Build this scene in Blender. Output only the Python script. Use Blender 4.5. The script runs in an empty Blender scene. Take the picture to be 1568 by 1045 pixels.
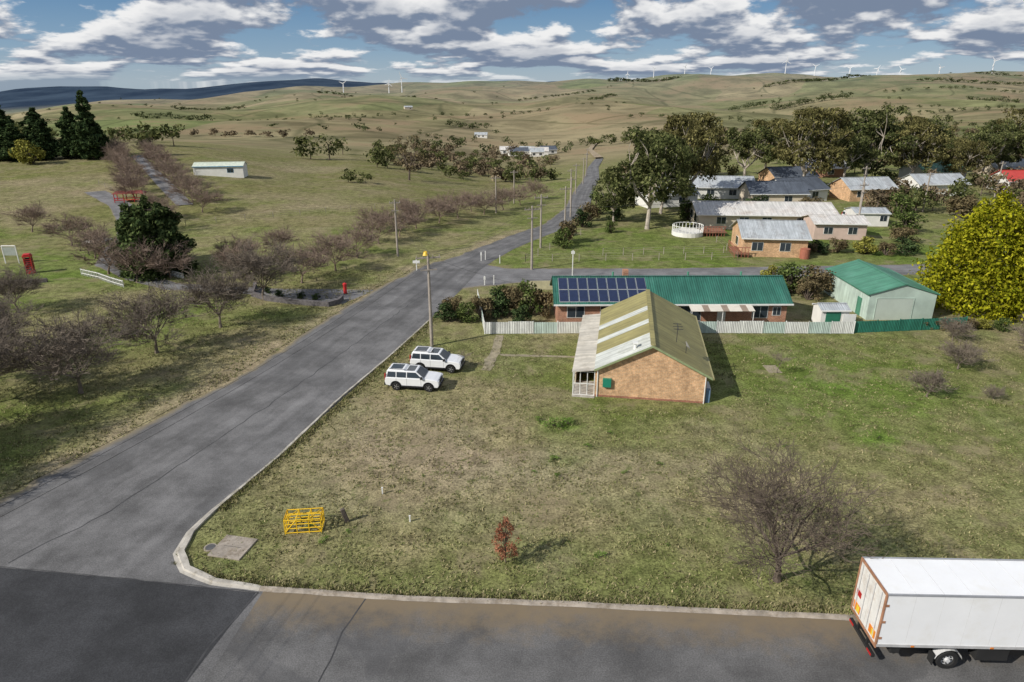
import bpy, math, random
import numpy as np
from math import sin, cos, pi, radians, sqrt, atan2
from mathutils import Vector, noise
rnd = random.Random(11)
SC = bpy.context.scene
COL = SC.collection

# ------------------------------------------------------------ terrain height
US=[-0.8,-.5,-.25,0,.25,.5,.8]
YS=[110,150,200,250,320,450,600,800,1100,1500,2000,2600,3200,4500,7000,9500]
TB=[[0,0,0,0,0,0,0],[1,1,0,-2,0,0,0],[3,3,-1,-5,-2,0,0],[4,4,-2,-8,-4,-1,-1],
[2,0,-5,-12,-7,-4,-4],[-9,-11,-12,-19,-12,-8,-8],[-20,-16,-14,-26,-18,-12,-12],
[-26,-14,-16,-29,-20,-15,-15],[-34,-18,-18,-30,-20,-15,-15],[-52,-26,-12,-24,-14,-8,-5],
[-78,-26,0,-10,5,10,15],[-112,-52,0,8,30,32,40],[-140,-85,-6,20,45,48,60],
[-170,-115,-30,0,20,20,40],[-112,-28,0,-5,0,0,0],[-170,-100,-60,-60,-60,-60,-60]]
def sst(a,b,x):
    t=min(1,max(0,(x-a)/(b-a))); return t*t*(3-2*t)
def colv(i,u):
    r=TB[i]
    if u<=US[0]: return r[0]
    if u>=US[-1]: return r[-1]
    for k in range(len(US)-1):
        if u<US[k+1]:
            t=(u-US[k])/(US[k+1]-US[k]); t=t*t*(3-2*t)
            return r[k]*(1-t)+r[k+1]*t
def H(x,y):
    if y<=110: return 0.0
    u=x/y
    n=len(YS)
    if y>=YS[-1]: h=colv(n-1,u)
    else:
        i=0
        while y>=YS[i+1]: i+=1
        a=colv(i,u); b=colv(i+1,u); d=YS[i+1]-YS[i]
        if i>0:
            m0=(b-colv(i-1,u))/(YS[i+1]-YS[i-1])
        else: m0=0
        m1=(colv(i+2,u)-a)/(YS[i+2]-YS[i]) if i+2<n else 0
        t=(y-YS[i])/d
        h=(2*t**3-3*t*t+1)*a+(t**3-2*t*t+t)*d*m0+(-2*t**3+3*t*t)*b+(t**3-t*t)*d*m1
    if y>330:
        far=1-sst(3300,4500,y)
        h+=sst(420,900,y)*6*noise.noise(Vector((x/110,y/150,1)))*far
        h+=sst(500,1100,y)*24*noise.noise(Vector((x/300,y/420,5)))*far
        h+=sst(900,2000,y)*24*noise.noise(Vector((x/760,y/620,8)))*far
        h+=sst(5000,7000,y)*(65*noise.noise(Vector((x/1300,y/2500,9)))+26*noise.noise(Vector((x/420,y/700,2))))
    return h

# ------------------------------------------------------------ node helpers
def nmat(name):
    m=bpy.data.materials.new(name); m.use_nodes=True
    nt=m.node_tree; b=nt.nodes['Principled BSDF']
    return m,nt,b
def N(nt,t,**k):
    n=nt.nodes.new(t)
    for a,v in k.items(): setattr(n,a,v)
    return n
def setin(nt,sock,v):
    if isinstance(v,bpy.types.NodeSocket): nt.links.new(v,sock)
    else: sock.default_value=v
def MA(nt,op,a,b=0.0,c=0.0,clamp=False):
    n=N(nt,'ShaderNodeMath',operation=op,use_clamp=clamp)
    setin(nt,n.inputs[0],a); setin(nt,n.inputs[1],b)
    if op in('MULTIPLY_ADD','SMOOTH_MIN'): setin(nt,n.inputs[2],c)
    return n.outputs[0]
def MR(nt,v,a,b,c=0.0,d=1.0,smooth=True):
    n=N(nt,'ShaderNodeMapRange'); n.interpolation_type='SMOOTHSTEP' if smooth else 'LINEAR'
    setin(nt,n.inputs[0],v)
    for i,q in enumerate((a,b,c,d)): setin(nt,n.inputs[1+i],q)
    return n.outputs[0]
def MIX(nt,f,a,b,bt='MIX'):
    n=N(nt,'ShaderNodeMix',data_type='RGBA',blend_type=bt)
    setin(nt,n.inputs[0],f)
    for s,v in ((n.inputs[6],a),(n.inputs[7],b)):
        if isinstance(v,tuple): v=tuple(v[:3])+(1,)
        setin(nt,s,v)
    return n.outputs[2]
def NOI(nt,vec,scale,detail=3,rough=.55,dist=0.0):
    n=N(nt,'ShaderNodeTexNoise'); nt.links.new(vec,n.inputs['Vector'])
    n.inputs['Scale'].default_value=scale; n.inputs['Detail'].default_value=detail
    n.inputs['Roughness'].default_value=rough; n.inputs['Distortion'].default_value=dist
    return n.outputs[0]
def GREY(nt,v):
    n=N(nt,'ShaderNodeCombineColor')
    for i in range(3): setin(nt,n.inputs[i],v)
    return n.outputs[0]
def RAMP(nt,f,stops):
    n=N(nt,'ShaderNodeValToRGB'); r=n.color_ramp
    while len(r.elements)<len(stops): r.elements.new(.5)
    for e,(p,c) in zip(r.elements,stops): e.position=p; e.color=tuple(c)+(1,)
    nt.links.new(f,n.inputs[0]); return n.outputs[0]
MC={}
def M(name,col,rough=.8,var=.15,scale=1.5,bump=0.0,metal=0.0,corr=0.0,spec=.3,dirt=None,coat=0.0):
    if name in MC: return MC[name]
    m,nt,b=nmat(name)
    tc=N(nt,'ShaderNodeTexCoord').outputs['Object']
    n1=NOI(nt,tc,scale,4,.65)
    c=MIX(nt,1.0,tuple(col),GREY(nt,MR(nt,n1,.25,.75,1-var,1+var)),'MULTIPLY')
    if dirt:
        n2=NOI(nt,tc,scale*.6+.13,5,.75)
        c=MIX(nt,MR(nt,n2,.46,.7,0,.8),c,tuple(dirt))
    h=None
    if corr:
        s=N(nt,'ShaderNodeSeparateXYZ'); nt.links.new(tc,s.inputs[0])
        h=MA(nt,'SINE',MA(nt,'MULTIPLY',s.outputs[0],2*pi/corr))
        mp=N(nt,'ShaderNodeMapping'); nt.links.new(tc,mp.inputs[0]); mp.inputs['Scale'].default_value=(3.0,.25,.25)
        c=MIX(nt,1.0,c,GREY(nt,MR(nt,NOI(nt,mp.outputs[0],1,2,.6),.3,.7,.82,1.15)),'MULTIPLY')
    nt.links.new(c,b.inputs['Base Color'])
    b.inputs['Roughness'].default_value=rough; b.inputs['Metallic'].default_value=metal
    b.inputs['Specular IOR Level'].default_value=spec
    b.inputs['Coat Weight'].default_value=coat
    if bump: 
        hb=MA(nt,'MULTIPLY',NOI(nt,tc,scale*8,2,.6),bump*20)
        h=hb if h is None else MA(nt,'ADD',h,hb)
    if h is not None:
        bp=N(nt,'ShaderNodeBump'); bp.inputs['Strength'].default_value=.6; bp.inputs['Distance'].default_value=.03
        nt.links.new(h,bp.inputs['Height']); nt.links.new(bp.outputs[0],b.inputs['Normal'])
    MC[name]=m; return m
def BRICK(name,c1,c2,mortar):
    if name in MC: return MC[name]
    m,nt,b=nmat(name)
    tc=N(nt,'ShaderNodeTexCoord').outputs['Object']
    s=N(nt,'ShaderNodeSeparateXYZ'); nt.links.new(tc,s.inputs[0])
    cb=N(nt,'ShaderNodeCombineXYZ'); nt.links.new(MA(nt,'ADD',s.outputs[0],s.outputs[1]),cb.inputs[0]); nt.links.new(s.outputs[2],cb.inputs[1])
    t=N(nt,'ShaderNodeTexBrick'); nt.links.new(cb.outputs[0],t.inputs[0])
    t.inputs['Color1'].default_value=c1+(1,); t.inputs['Color2'].default_value=c2+(1,); t.inputs['Mortar'].default_value=mortar+(1,)
    t.inputs['Scale'].default_value=1; t.inputs['Brick Width'].default_value=.3; t.inputs['Row Height'].default_value=.12
    t.inputs['Mortar Size'].default_value=.014; t.inputs['Bias'].default_value=-.1
    n1=NOI(nt,tc,.9,4,.7)
    c=MIX(nt,1.0,t.outputs[0],GREY(nt,MR(nt,n1,.25,.75,.75,1.22)),'MULTIPLY')
    c=MIX(nt,1.0,c,GREY(nt,MR(nt,NOI(nt,tc,5,2,.7),.3,.7,.82,1.16)),'MULTIPLY')
    nt.links.new(c,b.inputs['Base Color']); b.inputs['Roughness'].default_value=.9
    b.inputs['Specular IOR Level'].default_value=.15
    MC[name]=m; return m
def LEAF(name,dark,mid,light,trans=.2,ns=.55):
    if name in MC: return MC[name]
    m=bpy.data.materials.new(name); m.use_nodes=True; nt=m.node_tree; nt.nodes.clear()
    g=N(nt,'ShaderNodeNewGeometry')
    r=RAMP(nt,g.outputs['Random Per Island'],[(0,dark),(.55,mid),(1,light)])
    n1=NOI(nt,g.outputs['Position'],ns,1,.6)
    c=MIX(nt,1.0,r,GREY(nt,MR(nt,n1,.3,.7,.62,1.4)),'MULTIPLY')
    d=N(nt,'ShaderNodeBsdfDiffuse'); nt.links.new(c,d.inputs[0])
    o=N(nt,'ShaderNodeOutputMaterial')
    if trans:
        t=N(nt,'ShaderNodeBsdfTranslucent'); nt.links.new(c,t.inputs[0])
        x=N(nt,'ShaderNodeMixShader'); x.inputs[0].default_value=trans
        nt.links.new(d.outputs[0],x.inputs[1]); nt.links.new(t.outputs[0],x.inputs[2]); nt.links.new(x.outputs[0],o.inputs[0])
    else: nt.links.new(d.outputs[0],o.inputs[0])
    MC[name]=m; return m

# ------------------------------------------------------------ mesh helpers
def mkmesh(name,V,F,mats,idx=None,smooth=False):
    me=bpy.data.meshes.new(name); me.from_pydata(V,[],F)
    for m in mats: me.materials.append(m)
    if idx is not None: me.polygons.foreach_set('material_index',idx)
    if smooth: me.polygons.foreach_set('use_smooth',[True]*len(me.polygons))
    me.update(); return me
def mkobj(name,me,parent=None,loc=(0,0,0),rz=0.0,sc=(1,1,1)):
    o=bpy.data.objects.new(name,me); COL.objects.link(o)
    if parent: o.parent=parent
    o.location=loc; o.rotation_euler=(0,0,rz); o.scale=sc
    return o
def root(name,x,y,yaw=0.0,z=None):
    o=bpy.data.objects.new(name,None); COL.objects.link(o)
    o.location=(x,y,H(x,y) if z is None else z); o.rotation_euler=(0,0,radians(yaw)); o.empty_display_size=.3
    return o
BF=[(0,3,2,1),(4,5,6,7),(0,1,5,4),(1,2,6,5),(2,3,7,6),(3,0,4,7)]
def bv(x0,x1,y0,y1,z0,z1):
    return [(x0,y0,z0),(x1,y0,z0),(x1,y1,z0),(x0,y1,z0),(x0,y0,z1),(x1,y0,z1),(x1,y1,z1),(x0,y1,z1)]
def addbev(o,w,seg=2):
    b=o.modifiers.new('bevel','BEVEL'); b.width=w; b.segments=seg; b.limit_method='ANGLE'; b.angle_limit=radians(35)
def part(p,name,V,F,mat,bev=0,smooth=False):
    o=mkobj(name,mkmesh(name,V,F,[mat],smooth=smooth),p)
    if bev: addbev(o,bev)
    return o
def box(p,name,x0,x1,y0,y1,z0,z1,mat,bev=0):
    return part(p,name,bv(min(x0,x1),max(x0,x1),min(y0,y1),max(y0,y1),min(z0,z1),max(z0,z1)),BF,mat,bev)
def tube(V,F,p0,p1,r0,r1,n=6,cap=False):
    p0=Vector(p0); p1=Vector(p1); d=(p1-p0)
    if d.length<1e-6: return
    d.normalize(); a=d.cross(Vector((0,0,1)) if abs(d.z)<.9 else Vector((1,0,0))).normalized(); b=d.cross(a)
    s=len(V)
    for p,r in((p0,r0),(p1,r1)):
        for i in range(n):
            t=2*pi*i/n; q=p+a*(cos(t)*r)+b*(sin(t)*r); V.append((q.x,q.y,q.z))
    for i in range(n):
        j=(i+1)%n; F.append((s+i,s+j,s+n+j,s+n+i))
    if cap:
        F.append(tuple(s+i for i in range(n))[::-1]); F.append(tuple(s+n+i for i in range(n)))
def cyl(p,name,p0,p1,r0,r1,mat,n=12,smooth=False):
    V=[];F=[]; tube(V,F,p0,p1,r0,r1,n,True); return part(p,name,V,F,mat,smooth=smooth)
def bars(p,name,segs,r,mat,n=5):
    V=[];F=[]
    for a,b in segs: tube(V,F,a,b,r,r,n,True)
    return part(p,name,V,F,mat)
def boxes(p,name,L,mat):
    V=[];F=[]
    for b in L:
        s=len(V); V+=bv(*b); F+=[tuple(s+i for i in f) for f in BF]
    return part(p,name,V,F,mat)

# ------------------------------------------------------------ key lines (metres)
ML=[(-38.5,20),(-32.8,37.2),(-28,49.1),(-24.6,56.9),(-20.0,75.9),(-17.0,86),(-12.9,96.5),(-8.4,102.5),(-4.2,110.1),(5.8,130),(12,155),(16.8,190),(23.5,230),(31.2,290),(41.2,350)]
MRt=[(-22,20),(-18.5,36.1),(-15.3,48),(-13.3,56),(-8.9,74),(-6.6,84),(-4.6,94),(-2.6,100.0),(0.2,107),(10.2,126),(17.3,153),(22.2,189),(28.7,229),(35.7,289),(45.2,348)]
def LX(y): return np.interp(y,[p[1] for p in ML],[p[0] for p in ML])
def RX(y): return np.interp(y,[p[1] for p in MRt],[p[0] for p in MRt])
KERB=[(-9.0,73),(-11.8,61.7),(-14.5,52.1),(-16.6,42.5),(-18.5,36.1),(-18.95,33.8),(-18.75,32),(-17.8,30.6),(-15.9,29.6),(-13.25,29.05),(-5.5,28.3),(2.5,27.9),(16.8,26.96),(25.3,26.5),(60,24.5)]
def KY(x): return np.interp(x,[-17.8,-15.9,-13.25,-5.5,2.5,16.8,25.3,60],[30.6,29.6,29.05,28.3,27.9,26.96,26.5,24.5])

# ------------------------------------------------------------ ground sheet
def axis_pos(n0,st,g,end):
    a=[0.0]; s=st
    while a[-1]<end:
        if a[-1]>n0: s*=g
        a.append(a[-1]+s)
    return a
ax=axis_pos(58,1.0,1.045,11000)
xs=[-v for v in ax[:0:-1]]+ax
ys=[-400,-200,-100,-50,-20,0,10]
y=14.0;s=1.0
while y<12500:
    ys.append(y); 
    if y>125: s*=1.025
    y+=s
def fb(x,y,s,z=0.0): 
    return noise.fractal(Vector((x/s,y/s,z)),1.0,2.0,3)
def blob(x,y,cx,cy,rx,ry): return math.exp(-(((x-cx)/rx)**2+((y-cy)/ry)**2))
DRY=Vector((.255,.222,.12)); GRN=Vector((.135,.16,.045)); TAN=Vector((.31,.25,.17)); LUSH=Vector((.11,.19,.028)); FLD=Vector((.19,.172,.078))
def gcol(x,y):
    if y>420:
        return Vector((.2,.2,.1))
    n=fb(x,y,11); n2=fb(x,y,4,3.3)
    if y<125 and x>RX(y)-1:
        if y<88:
            g=.34+.5*n+.65*n2+.65*blob(x,y,32,58,18,13)+.35*blob(x,y,13,62,30,7)-.6*blob(x,y,-7,46,7,9)+.35*blob(x,y,0,30,40,3)+.25*blob(x,y,24,46,26,7)
            t=.85*blob(x,y,-7,45,8,8)+.5*blob(x,y,8,41,16,5)+.6*blob(x,y,14.5,46.5,3.5,2.5)+.65*n2+.25*n-.08
            l=.8*blob(x,y,4.2,47,2.2,1.2)+.8*blob(x,y,27.5,45,2,1.5)+.6*blob(x,y,30,55,8,7)+.4*blob(x,y,4,42,1.5,1)+.25*n2
            if -9.4<x<16.2 and 43.6<y<57.5: t-=.22; g+=.14
        else:
            g=.8+.5*n; t=.2*n2; l=.3+.3*n
    elif y<125:
        g=.65+.6*n+.4*n2-.35*blob(x,y,-25,60,5,16); t=.05+.55*n2; l=.05+.35*n+.45*blob(x,y,-65,92,18,14)
        t+=.6*sst(-4.0,-1.0,x-LX(y))
    else:
        if x<-10+ (y-120)*.1:
            g=.45+.7*n; t=.2+.7*fb(x,y,30,7); l=0
            c=FLD.lerp(TAN,min(1,max(0,t)))
            return c.lerp(GRN,min(1,max(0,g*.65)))
        else: g=.7+.5*n; t=.1; l=.1
    c=DRY.lerp(GRN,min(1,max(0,g)))
    c=c.lerp(TAN,min(1,max(0,t)))
    c=c.lerp(LUSH,min(.9,max(0,l)))
    return c
V=[];C=[]
nx=len(xs)
for yy in ys:
    for xx in xs:
        V.append((xx,yy,H(xx,yy))); c=gcol(xx,yy); C+= [c[0],c[1],c[2],1.0]
F=[(j*nx+i,j*nx+i+1,(j+1)*nx+i+1,(j+1)*nx+i) for j in range(len(ys)-1) for i in range(nx-1)]
gm,nt,b=nmat('grassland')
pos=N(nt,'ShaderNodeNewGeometry').outputs['Position']
at=N(nt,'ShaderNodeAttribute'); at.attribute_name='Col'
sp=N(nt,'ShaderNodeSeparateXYZ'); nt.links.new(pos,sp.inputs[0])
n_big=NOI(nt,pos,.7,6,.78); n_fine=NOI(nt,pos,6.0,3,.75); n_mid=NOI(nt,pos,.22,4,.65,.5)
c=MIX(nt,1.0,at.outputs['Color'],GREY(nt,MR(nt,n_big,.3,.7,.56,1.44)),'MULTIPLY')
c=MIX(nt,1.0,c,GREY(nt,MR(nt,n_fine,.28,.72,.5,1.5)),'MULTIPLY')
c=MIX(nt,MR(nt,n_mid,.5,.66,0,.5),c,(.285,.232,.15))
c=MIX(nt,MR(nt,NOI(nt,pos,1.3,4,.7),.54,.68,0,.62),c,(.09,.12,.03))
# distant paddocks
wv=N(nt,'ShaderNodeVectorMath',operation='MULTIPLY_ADD'); 
nz=N(nt,'ShaderNodeTexNoise'); nt.links.new(pos,nz.inputs['Vector']); nz.inputs['Scale'].default_value=.003
nt.links.new(nz.outputs[1],wv.inputs[0]); wv.inputs[1].default_value=(130,130,0); nt.links.new(pos,wv.inputs[2])
fl=N(nt,'ShaderNodeVectorMath',operation='MULTIPLY'); nt.links.new(wv.outputs[0],fl.inputs[0]); fl.inputs[1].default_value=(1,.6,0)
vo=N(nt,'ShaderNodeTexVoronoi',distance='MANHATTAN'); nt.links.new(fl.outputs[0],vo.inputs['Vector']); vo.inputs['Scale'].default_value=.0033
ve=N(nt,'ShaderNodeTexVoronoi',feature='DISTANCE_TO_EDGE'); nt.links.new(fl.outputs[0],ve.inputs['Vector']); ve.inputs['Scale'].default_value=.0045
vs=N(nt,'ShaderNodeSeparateColor'); nt.links.new(vo.outputs['Color'],vs.inputs[0])
pc=RAMP(nt,vs.outputs[0],[(0,(.135,.17,.065)),(.25,(.23,.205,.115)),(.45,(.30,.24,.15)),(.6,(.13,.17,.06)),(.8,(.25,.195,.12)),(1,(.105,.155,.045))])
pc=MIX(nt,.22,pc,(.21,.2,.105))
pc=MIX(nt,1.0,pc,GREY(nt,MR(nt,NOI(nt,pos,.012,5,.65),.3,.7,.62,1.38)),'MULTIPLY')
pc=MIX(nt,MR(nt,NOI(nt,pos,.006,7,.72),.49,.61,0,.65),pc,(.235,.165,.105))
pc=MIX(nt,MR(nt,NOI(nt,pos,.05,5,.75),.56,.68,0,.6),pc,(.075,.078,.036))
pc=MIX(nt,MR(nt,ve.outputs['Distance'],0,.02,.55,0),pc,(.07,.075,.035))
c=MIX(nt,MR(nt,sp.outputs[1],240,420),c,pc)
c=MIX(nt,MR(nt,sp.outputs[1],900,3500,0,.3),c,(.19,.24,.26))  # aerial haze painted into the ground colour, growing with distance
mt=MIX(nt,MR(nt,NOI(nt,pos,.0016,6,.7),.35,.65),(.018,.033,.06),(.045,.07,.105))  # forested mountains, haze blue put into their colour
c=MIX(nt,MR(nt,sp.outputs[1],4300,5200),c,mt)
nt.links.new(c,b.inputs['Base Color']); b.inputs['Roughness'].default_value=1; b.inputs['Specular IOR Level'].default_value=.03
bp=N(nt,'ShaderNodeBump'); bp.inputs['Distance'].default_value=.12; bp.inputs['Strength'].default_value=.75
nt.links.new(n_fine,bp.inputs['Height']); nt.links.new(bp.outputs[0],b.inputs['Normal'])
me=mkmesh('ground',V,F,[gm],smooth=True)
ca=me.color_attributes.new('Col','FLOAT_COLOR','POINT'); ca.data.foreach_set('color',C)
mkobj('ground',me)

# ------------------------------------------------------------ roads
def ASPH(name,col,streak=.25,dl=0.0,dr=0.0,patch=0.0,dn_=.16):
    m,nt,b=nmat(name)
    pos=N(nt,'ShaderNodeNewGeometry').outputs['Position']
    uv=N(nt,'ShaderNodeUVMap').outputs[0]
    c=MIX(nt,1.0,col,GREY(nt,MR(nt,NOI(nt,pos,.3,6,.68),.28,.72,.68,1.32)),'MULTIPLY')
    c=MIX(nt,1.0,c,GREY(nt,MR(nt,NOI(nt,pos,14,2,.7),.2,.8,.68,1.32)),'MULTIPLY')
    if streak:
        mp=N(nt,'ShaderNodeMapping'); nt.links.new(uv,mp.inputs[0]); mp.inputs['Scale'].default_value=(7,.02,1)
        c=MIX(nt,1.0,c,GREY(nt,MR(nt,NOI(nt,mp.outputs[0],1,4,.6,.3),.3,.7,1-streak,1+streak)),'MULTIPLY')
    if patch:
        c=MIX(nt,MR(nt,NOI(nt,pos,.11,3,.5,1.2),.56,.58,0,patch),c,(.075,.075,.078))
    s=N(nt,'ShaderNodeSeparateXYZ'); nt.links.new(uv,s.inputs[0])
    if dl or dr:
        dn=MA(nt,'MULTIPLY',MA(nt,'SUBTRACT',NOI(nt,pos,.8,6,.75),.5),dn_)
        u2=MA(nt,'ADD',s.outputs[0],dn)
        if dl: c=MIX(nt,MR(nt,u2,0,dl,.9,0),c,(.22,.185,.12))
        if dr: c=MIX(nt,MR(nt,u2,1-dr,1,0,.95),c,(.20,.155,.10))
    nt.links.new(c,b.inputs['Base Color']); b.inputs['Roughness'].default_value=.85; b.inputs['Specular IOR Level'].default_value=.25
    return m
def strip(name,A,B,mat,dz,sub=5,across=6,jl=.0,jr=.0,dzf=0.0):
    P=[];v=0.0
    for k in range(len(A)-1):
        L=(Vector(A[k+1])-Vector(A[k])).length; n=max(2,int(L/1.2))
        for i in range(n+(k==len(A)-2)):
            t=i/n; a=Vector(A[k]).lerp(Vector(A[k+1]),t); bb=Vector(B[k]).lerp(Vector(B[k+1]),t); P.append((a,bb,v+L*t))
        v+=L
    V=[];UV=[];F=[]
    for (a,bb,v) in P:
        d=(bb-a).normalized(); a=a+d*jl*noise.noise(Vector((a.x*.9,a.y*.9,0))); bb=bb+d*jr*noise.noise(Vector((bb.x*.9,bb.y*.9,4)))
        for j in range(across+1):
            q=a.lerp(bb,j/across); z=dz+dzf*sst(100,200,q.y)
            V.append((q.x,q.y,H(q.x,q.y)+z)); UV.append((j/across,v))
    w=across+1
    for i in range(len(P)-1):
        for j in range(across): F.append((i*w+j,i*w+j+1,(i+1)*w+j+1,(i+1)*w+j))
    me=mkmesh(name,V,F,[mat]); ul=me.uv_layers.new(name='UVMap')
    for l in me.loops: ul.data[l.index].uv=UV[l.vertex_index]
    return mkobj(name,me)
def poly(name,P,mat,z):
    me=mkmesh(name,[(p[0],p[1],z) for p in P],[tuple(range(len(P)))],[mat]); ul=me.uv_layers.new(name='UVMap')
    for l in me.loops:
        c=me.vertices[l.vertex_index].co; ul.data[l.index].uv=(.5+c.x*.001,c.y)
    return mkobj(name,me)
a_main=ASPH('asphalt_worn',(.14,.138,.138),.22,.06,.0,.25,.1)
a_mid=ASPH('asphalt_street',(.115,.113,.112),.1,.0,.13,.35,.2)
a_dark=ASPH('asphalt_new',(.042,.043,.046),.05,0,0,0)
a_pl=ASPH('asphalt_plain',(.14,.138,.138),.0,0,0,.25)
a_side=ASPH('asphalt_side',(.17,.168,.17),.1,.06,.06,0)
a_dirt=ASPH('dirt_track',(.3,.24,.16),.1,.0,.0,0)
strip('main_road',ML,MRt,a_main,.012,jl=.6,jr=.0,dzf=.12)
strip('dirt_road',[(41.2,352),(48,450),(60.5,540),(70,600)],[(45.2,350),(51,450),(64,540),(74,600)],a_dirt,.3,dzf=.5)
strip('side_road',[(-7.5,84.5),(3,88.2),(20,89.5),(60,92),(140,95)],[(-6,99),(-1,95.2),(20,95),(60,97.5),(140,101)],a_side,.008,jl=.3,jr=.3)
strip('cross_street',[(-16,4),(-5.5,4),(2.5,4),(16.8,4),(25.3,4),(70,4)],[(-13.25,29.05),(-5.5,28.3),(2.5,27.9),(16.8,26.96),(25.3,26.5),(70,24)],a_mid,.006,across=20)
poly('road_junction',[(-26,15),(-14.6,15),(-13.0,29.2),(-15.9,29.7),(-17.8,30.7),(-18.75,32),(-18.95,33.8),(-18.4,36.4),(-24,36)],a_pl,.008)
poly('road_apron',[(-90,5),(-15.5,5),(-14.5,23),(-13.4,28.7),(-20.3,29.7),(-28.2,30.7),(-45,32.8),(-90,38)],a_dark,.018)
sm=M('bitumen_seam',(.055,.055,.057),.7,.3)
def ribbon(name,P,w,mat,z,wob=.0):
    V=[];F=[]; R=[]
    Q=[Vector(p) for p in P]
    for i in range(len(Q)-1):
        n=max(1,int((Q[i+1]-Q[i]).length/.6))
        for k in range(n): R.append(Q[i].lerp(Q[i+1],k/n))
    R.append(Q[-1]); Q=R
    for i,p in enumerate(Q):
        d=(Q[min(i+1,len(Q)-1)]-Q[max(i-1,0)]).normalized(); n=Vector((-d.y,d.x))*w/2
        o=Vector((noise.noise(Vector((p.x*.8,p.y*.8,1))),noise.noise(Vector((p.x*.8,p.y*.8,6)))))*wob
        k=1+.5*noise.noise(Vector((p.x*1.7,p.y*1.7,3)))
        for s in(-1,1):
            q=p+o+n*s*k; V.append((q.x,q.y,H(q.x,q.y)+z))
    for i in range(len(Q)-1): F.append((2*i,2*i+1,2*i+3,2*i+2))
    return mkobj(name,mkmesh(name,V,F,[mat]))
ribbon('road_seam',[(-7.6,28.3),(-8.2,26),(-8.6,23),(-9,18)],.07,sm,.011,.1)
ribbon('road_seam',[(-13.3,28.75),(-14.3,25),(-14.6,22.5),(-15.4,12)],.10,sm,.022,.1)
ribbon('road_seam',[(-13.3,28.72),(-20.3,29.72),(-28.2,30.72),(-45,32.85)],.06,sm,.022,.1)
ribbon('road_seam',[(-10.6,84),(-13.5,74),(-18.5,56),(-22,45),(-25,36),(-28,31)],.08,sm,.017,.25)
strip('park_driveway',[(-20.5,78),(-31,82),(-45,84.5),(-52,89),(-61,97),(-65.5,108),(-67,114),(-73,126),(-84,143),(-98,158)],
      [(-17.5,84.5),(-31,85),(-44.5,87.5),(-51,92.5),(-58,100),(-61.5,108),(-63,114.5),(-69,128),(-80,145),(-94,160)],a_side,.004,jl=.3,jr=.3,dzf=.1)
strip('park_lane',[(-70,143),(-85,166),(-101,191),(-117,216)],[(-67,144.5),(-82,168),(-98,192.5),(-114,217.5)],a_side,.1,dzf=.1)
conc=M('concrete',(.42,.395,.35),.85,.22,1.2,.02,dirt=(.21,.18,.13)); conc2=M('concrete_dirty',(.33,.29,.245),.9,.3,1.5,.02,dirt=(.16,.125,.085))
def kerb(name,P,w,h,mat):
    Q=[Vector(p) for p in P]
    R=[]
    for i in range(len(Q)-1):
        n=max(1,int((Q[i+1]-Q[i]).length/.8))
        for k in range(n): R.append(Q[i].lerp(Q[i+1],k/n))
    R.append(Q[-1])
    V=[];F=[]
    pr=[(-1.0,0),(-.55,.03),(-.42,h),(.3,h+.01),(.3,0)]
    m=len(pr)
    for i,p in enumerate(R):
        d=(R[min(i+1,len(R)-1)]-R[max(i-1,0)]).normalized(); n=Vector((d.y,-d.x))
        hh=1+.12*noise.noise(Vector((p.x,p.y,0))); e=.05*noise.noise(Vector((p.x*.7,p.y*.7,4)))
        corner=math.exp(-(((p.x+17.8)/3.5)**2+((p.y-31.5)/4)**2)); ww=w*(1+1.1*corner)*(1+.25*noise.noise(Vector((p.x*1.1,p.y*1.1,9))))
        for o,z in pr:
            q=p+n*(o*ww+e); V.append((q.x,q.y,z*hh+.02))
    for i in range(len(R)-1):
        for k in range(m-1): F.append((i*m+k,i*m+k+1,(i+1)*m+k+1,(i+1)*m+k))
    return mkobj(name,mkmesh(name,V,F,[mat]))
kerb('kerb',KERB[:10][::-1],.22,.11,conc); kerb('kerb',KERB[9:][::-1],.22,.10,conc2)

# ------------------------------------------------------------ vegetation generators
def leafq(C,Rr,per,size,rs,out=.6):
    C=np.asarray(C,float); Rr=np.asarray(Rr,float)
    if Rr.ndim==1: Rr=np.stack([Rr]*3,1)
    C=np.repeat(C,per,0); Rr=np.repeat(Rr,per,0); n=len(C)
    d=rs.normal(size=(n,3)); d/=np.linalg.norm(d,axis=1)[:,None]
    r=rs.uniform(0.15,1,n)**.45*rs.uniform(.85,1.12,n)
    P=C+d*r[:,None]*Rr
    nn=d*out+rs.normal(size=(n,3))*.5+np.array([0,0,.25]); nn/=np.linalg.norm(nn,axis=1)[:,None]
    a=np.cross(nn,rs.normal(size=(n,3))); a/=np.linalg.norm(a,axis=1)[:,None]
    b=np.cross(nn,a)
    s=(size*rs.uniform(.55,1.3,n))[:,None]; a=a*s; b=b*s*.6
    V=np.stack([P-a,P-b*.9,P+a,P+b*.9],1).reshape(-1,3)
    return V
def addq(V,F,idx,LV,mi):
    s=len(V); k=len(LV)//4; V.extend(map(tuple,LV.tolist()))
    F.extend([(s+4*i,s+4*i+1,s+4*i+2,s+4*i+3) for i in range(k)]); idx.extend([mi]*k)
def limb(V,F,p0,p1,r0,r1,n=6,seg=3,wob=.12):
    p0=Vector(p0);p1=Vector(p1);L=(p1-p0).length; q=p0
    for i in range(seg):
        t=(i+1)/seg; e=p0.lerp(p1,t)
        if i<seg-1: e=e+Vector((rnd.uniform(-1,1),rnd.uniform(-1,1),rnd.uniform(-.5,.5)))*L*wob
        tube(V,F,q,e,r0+(r1-r0)*i/seg,r0+(r1-r0)*t,n); q=e
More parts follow.
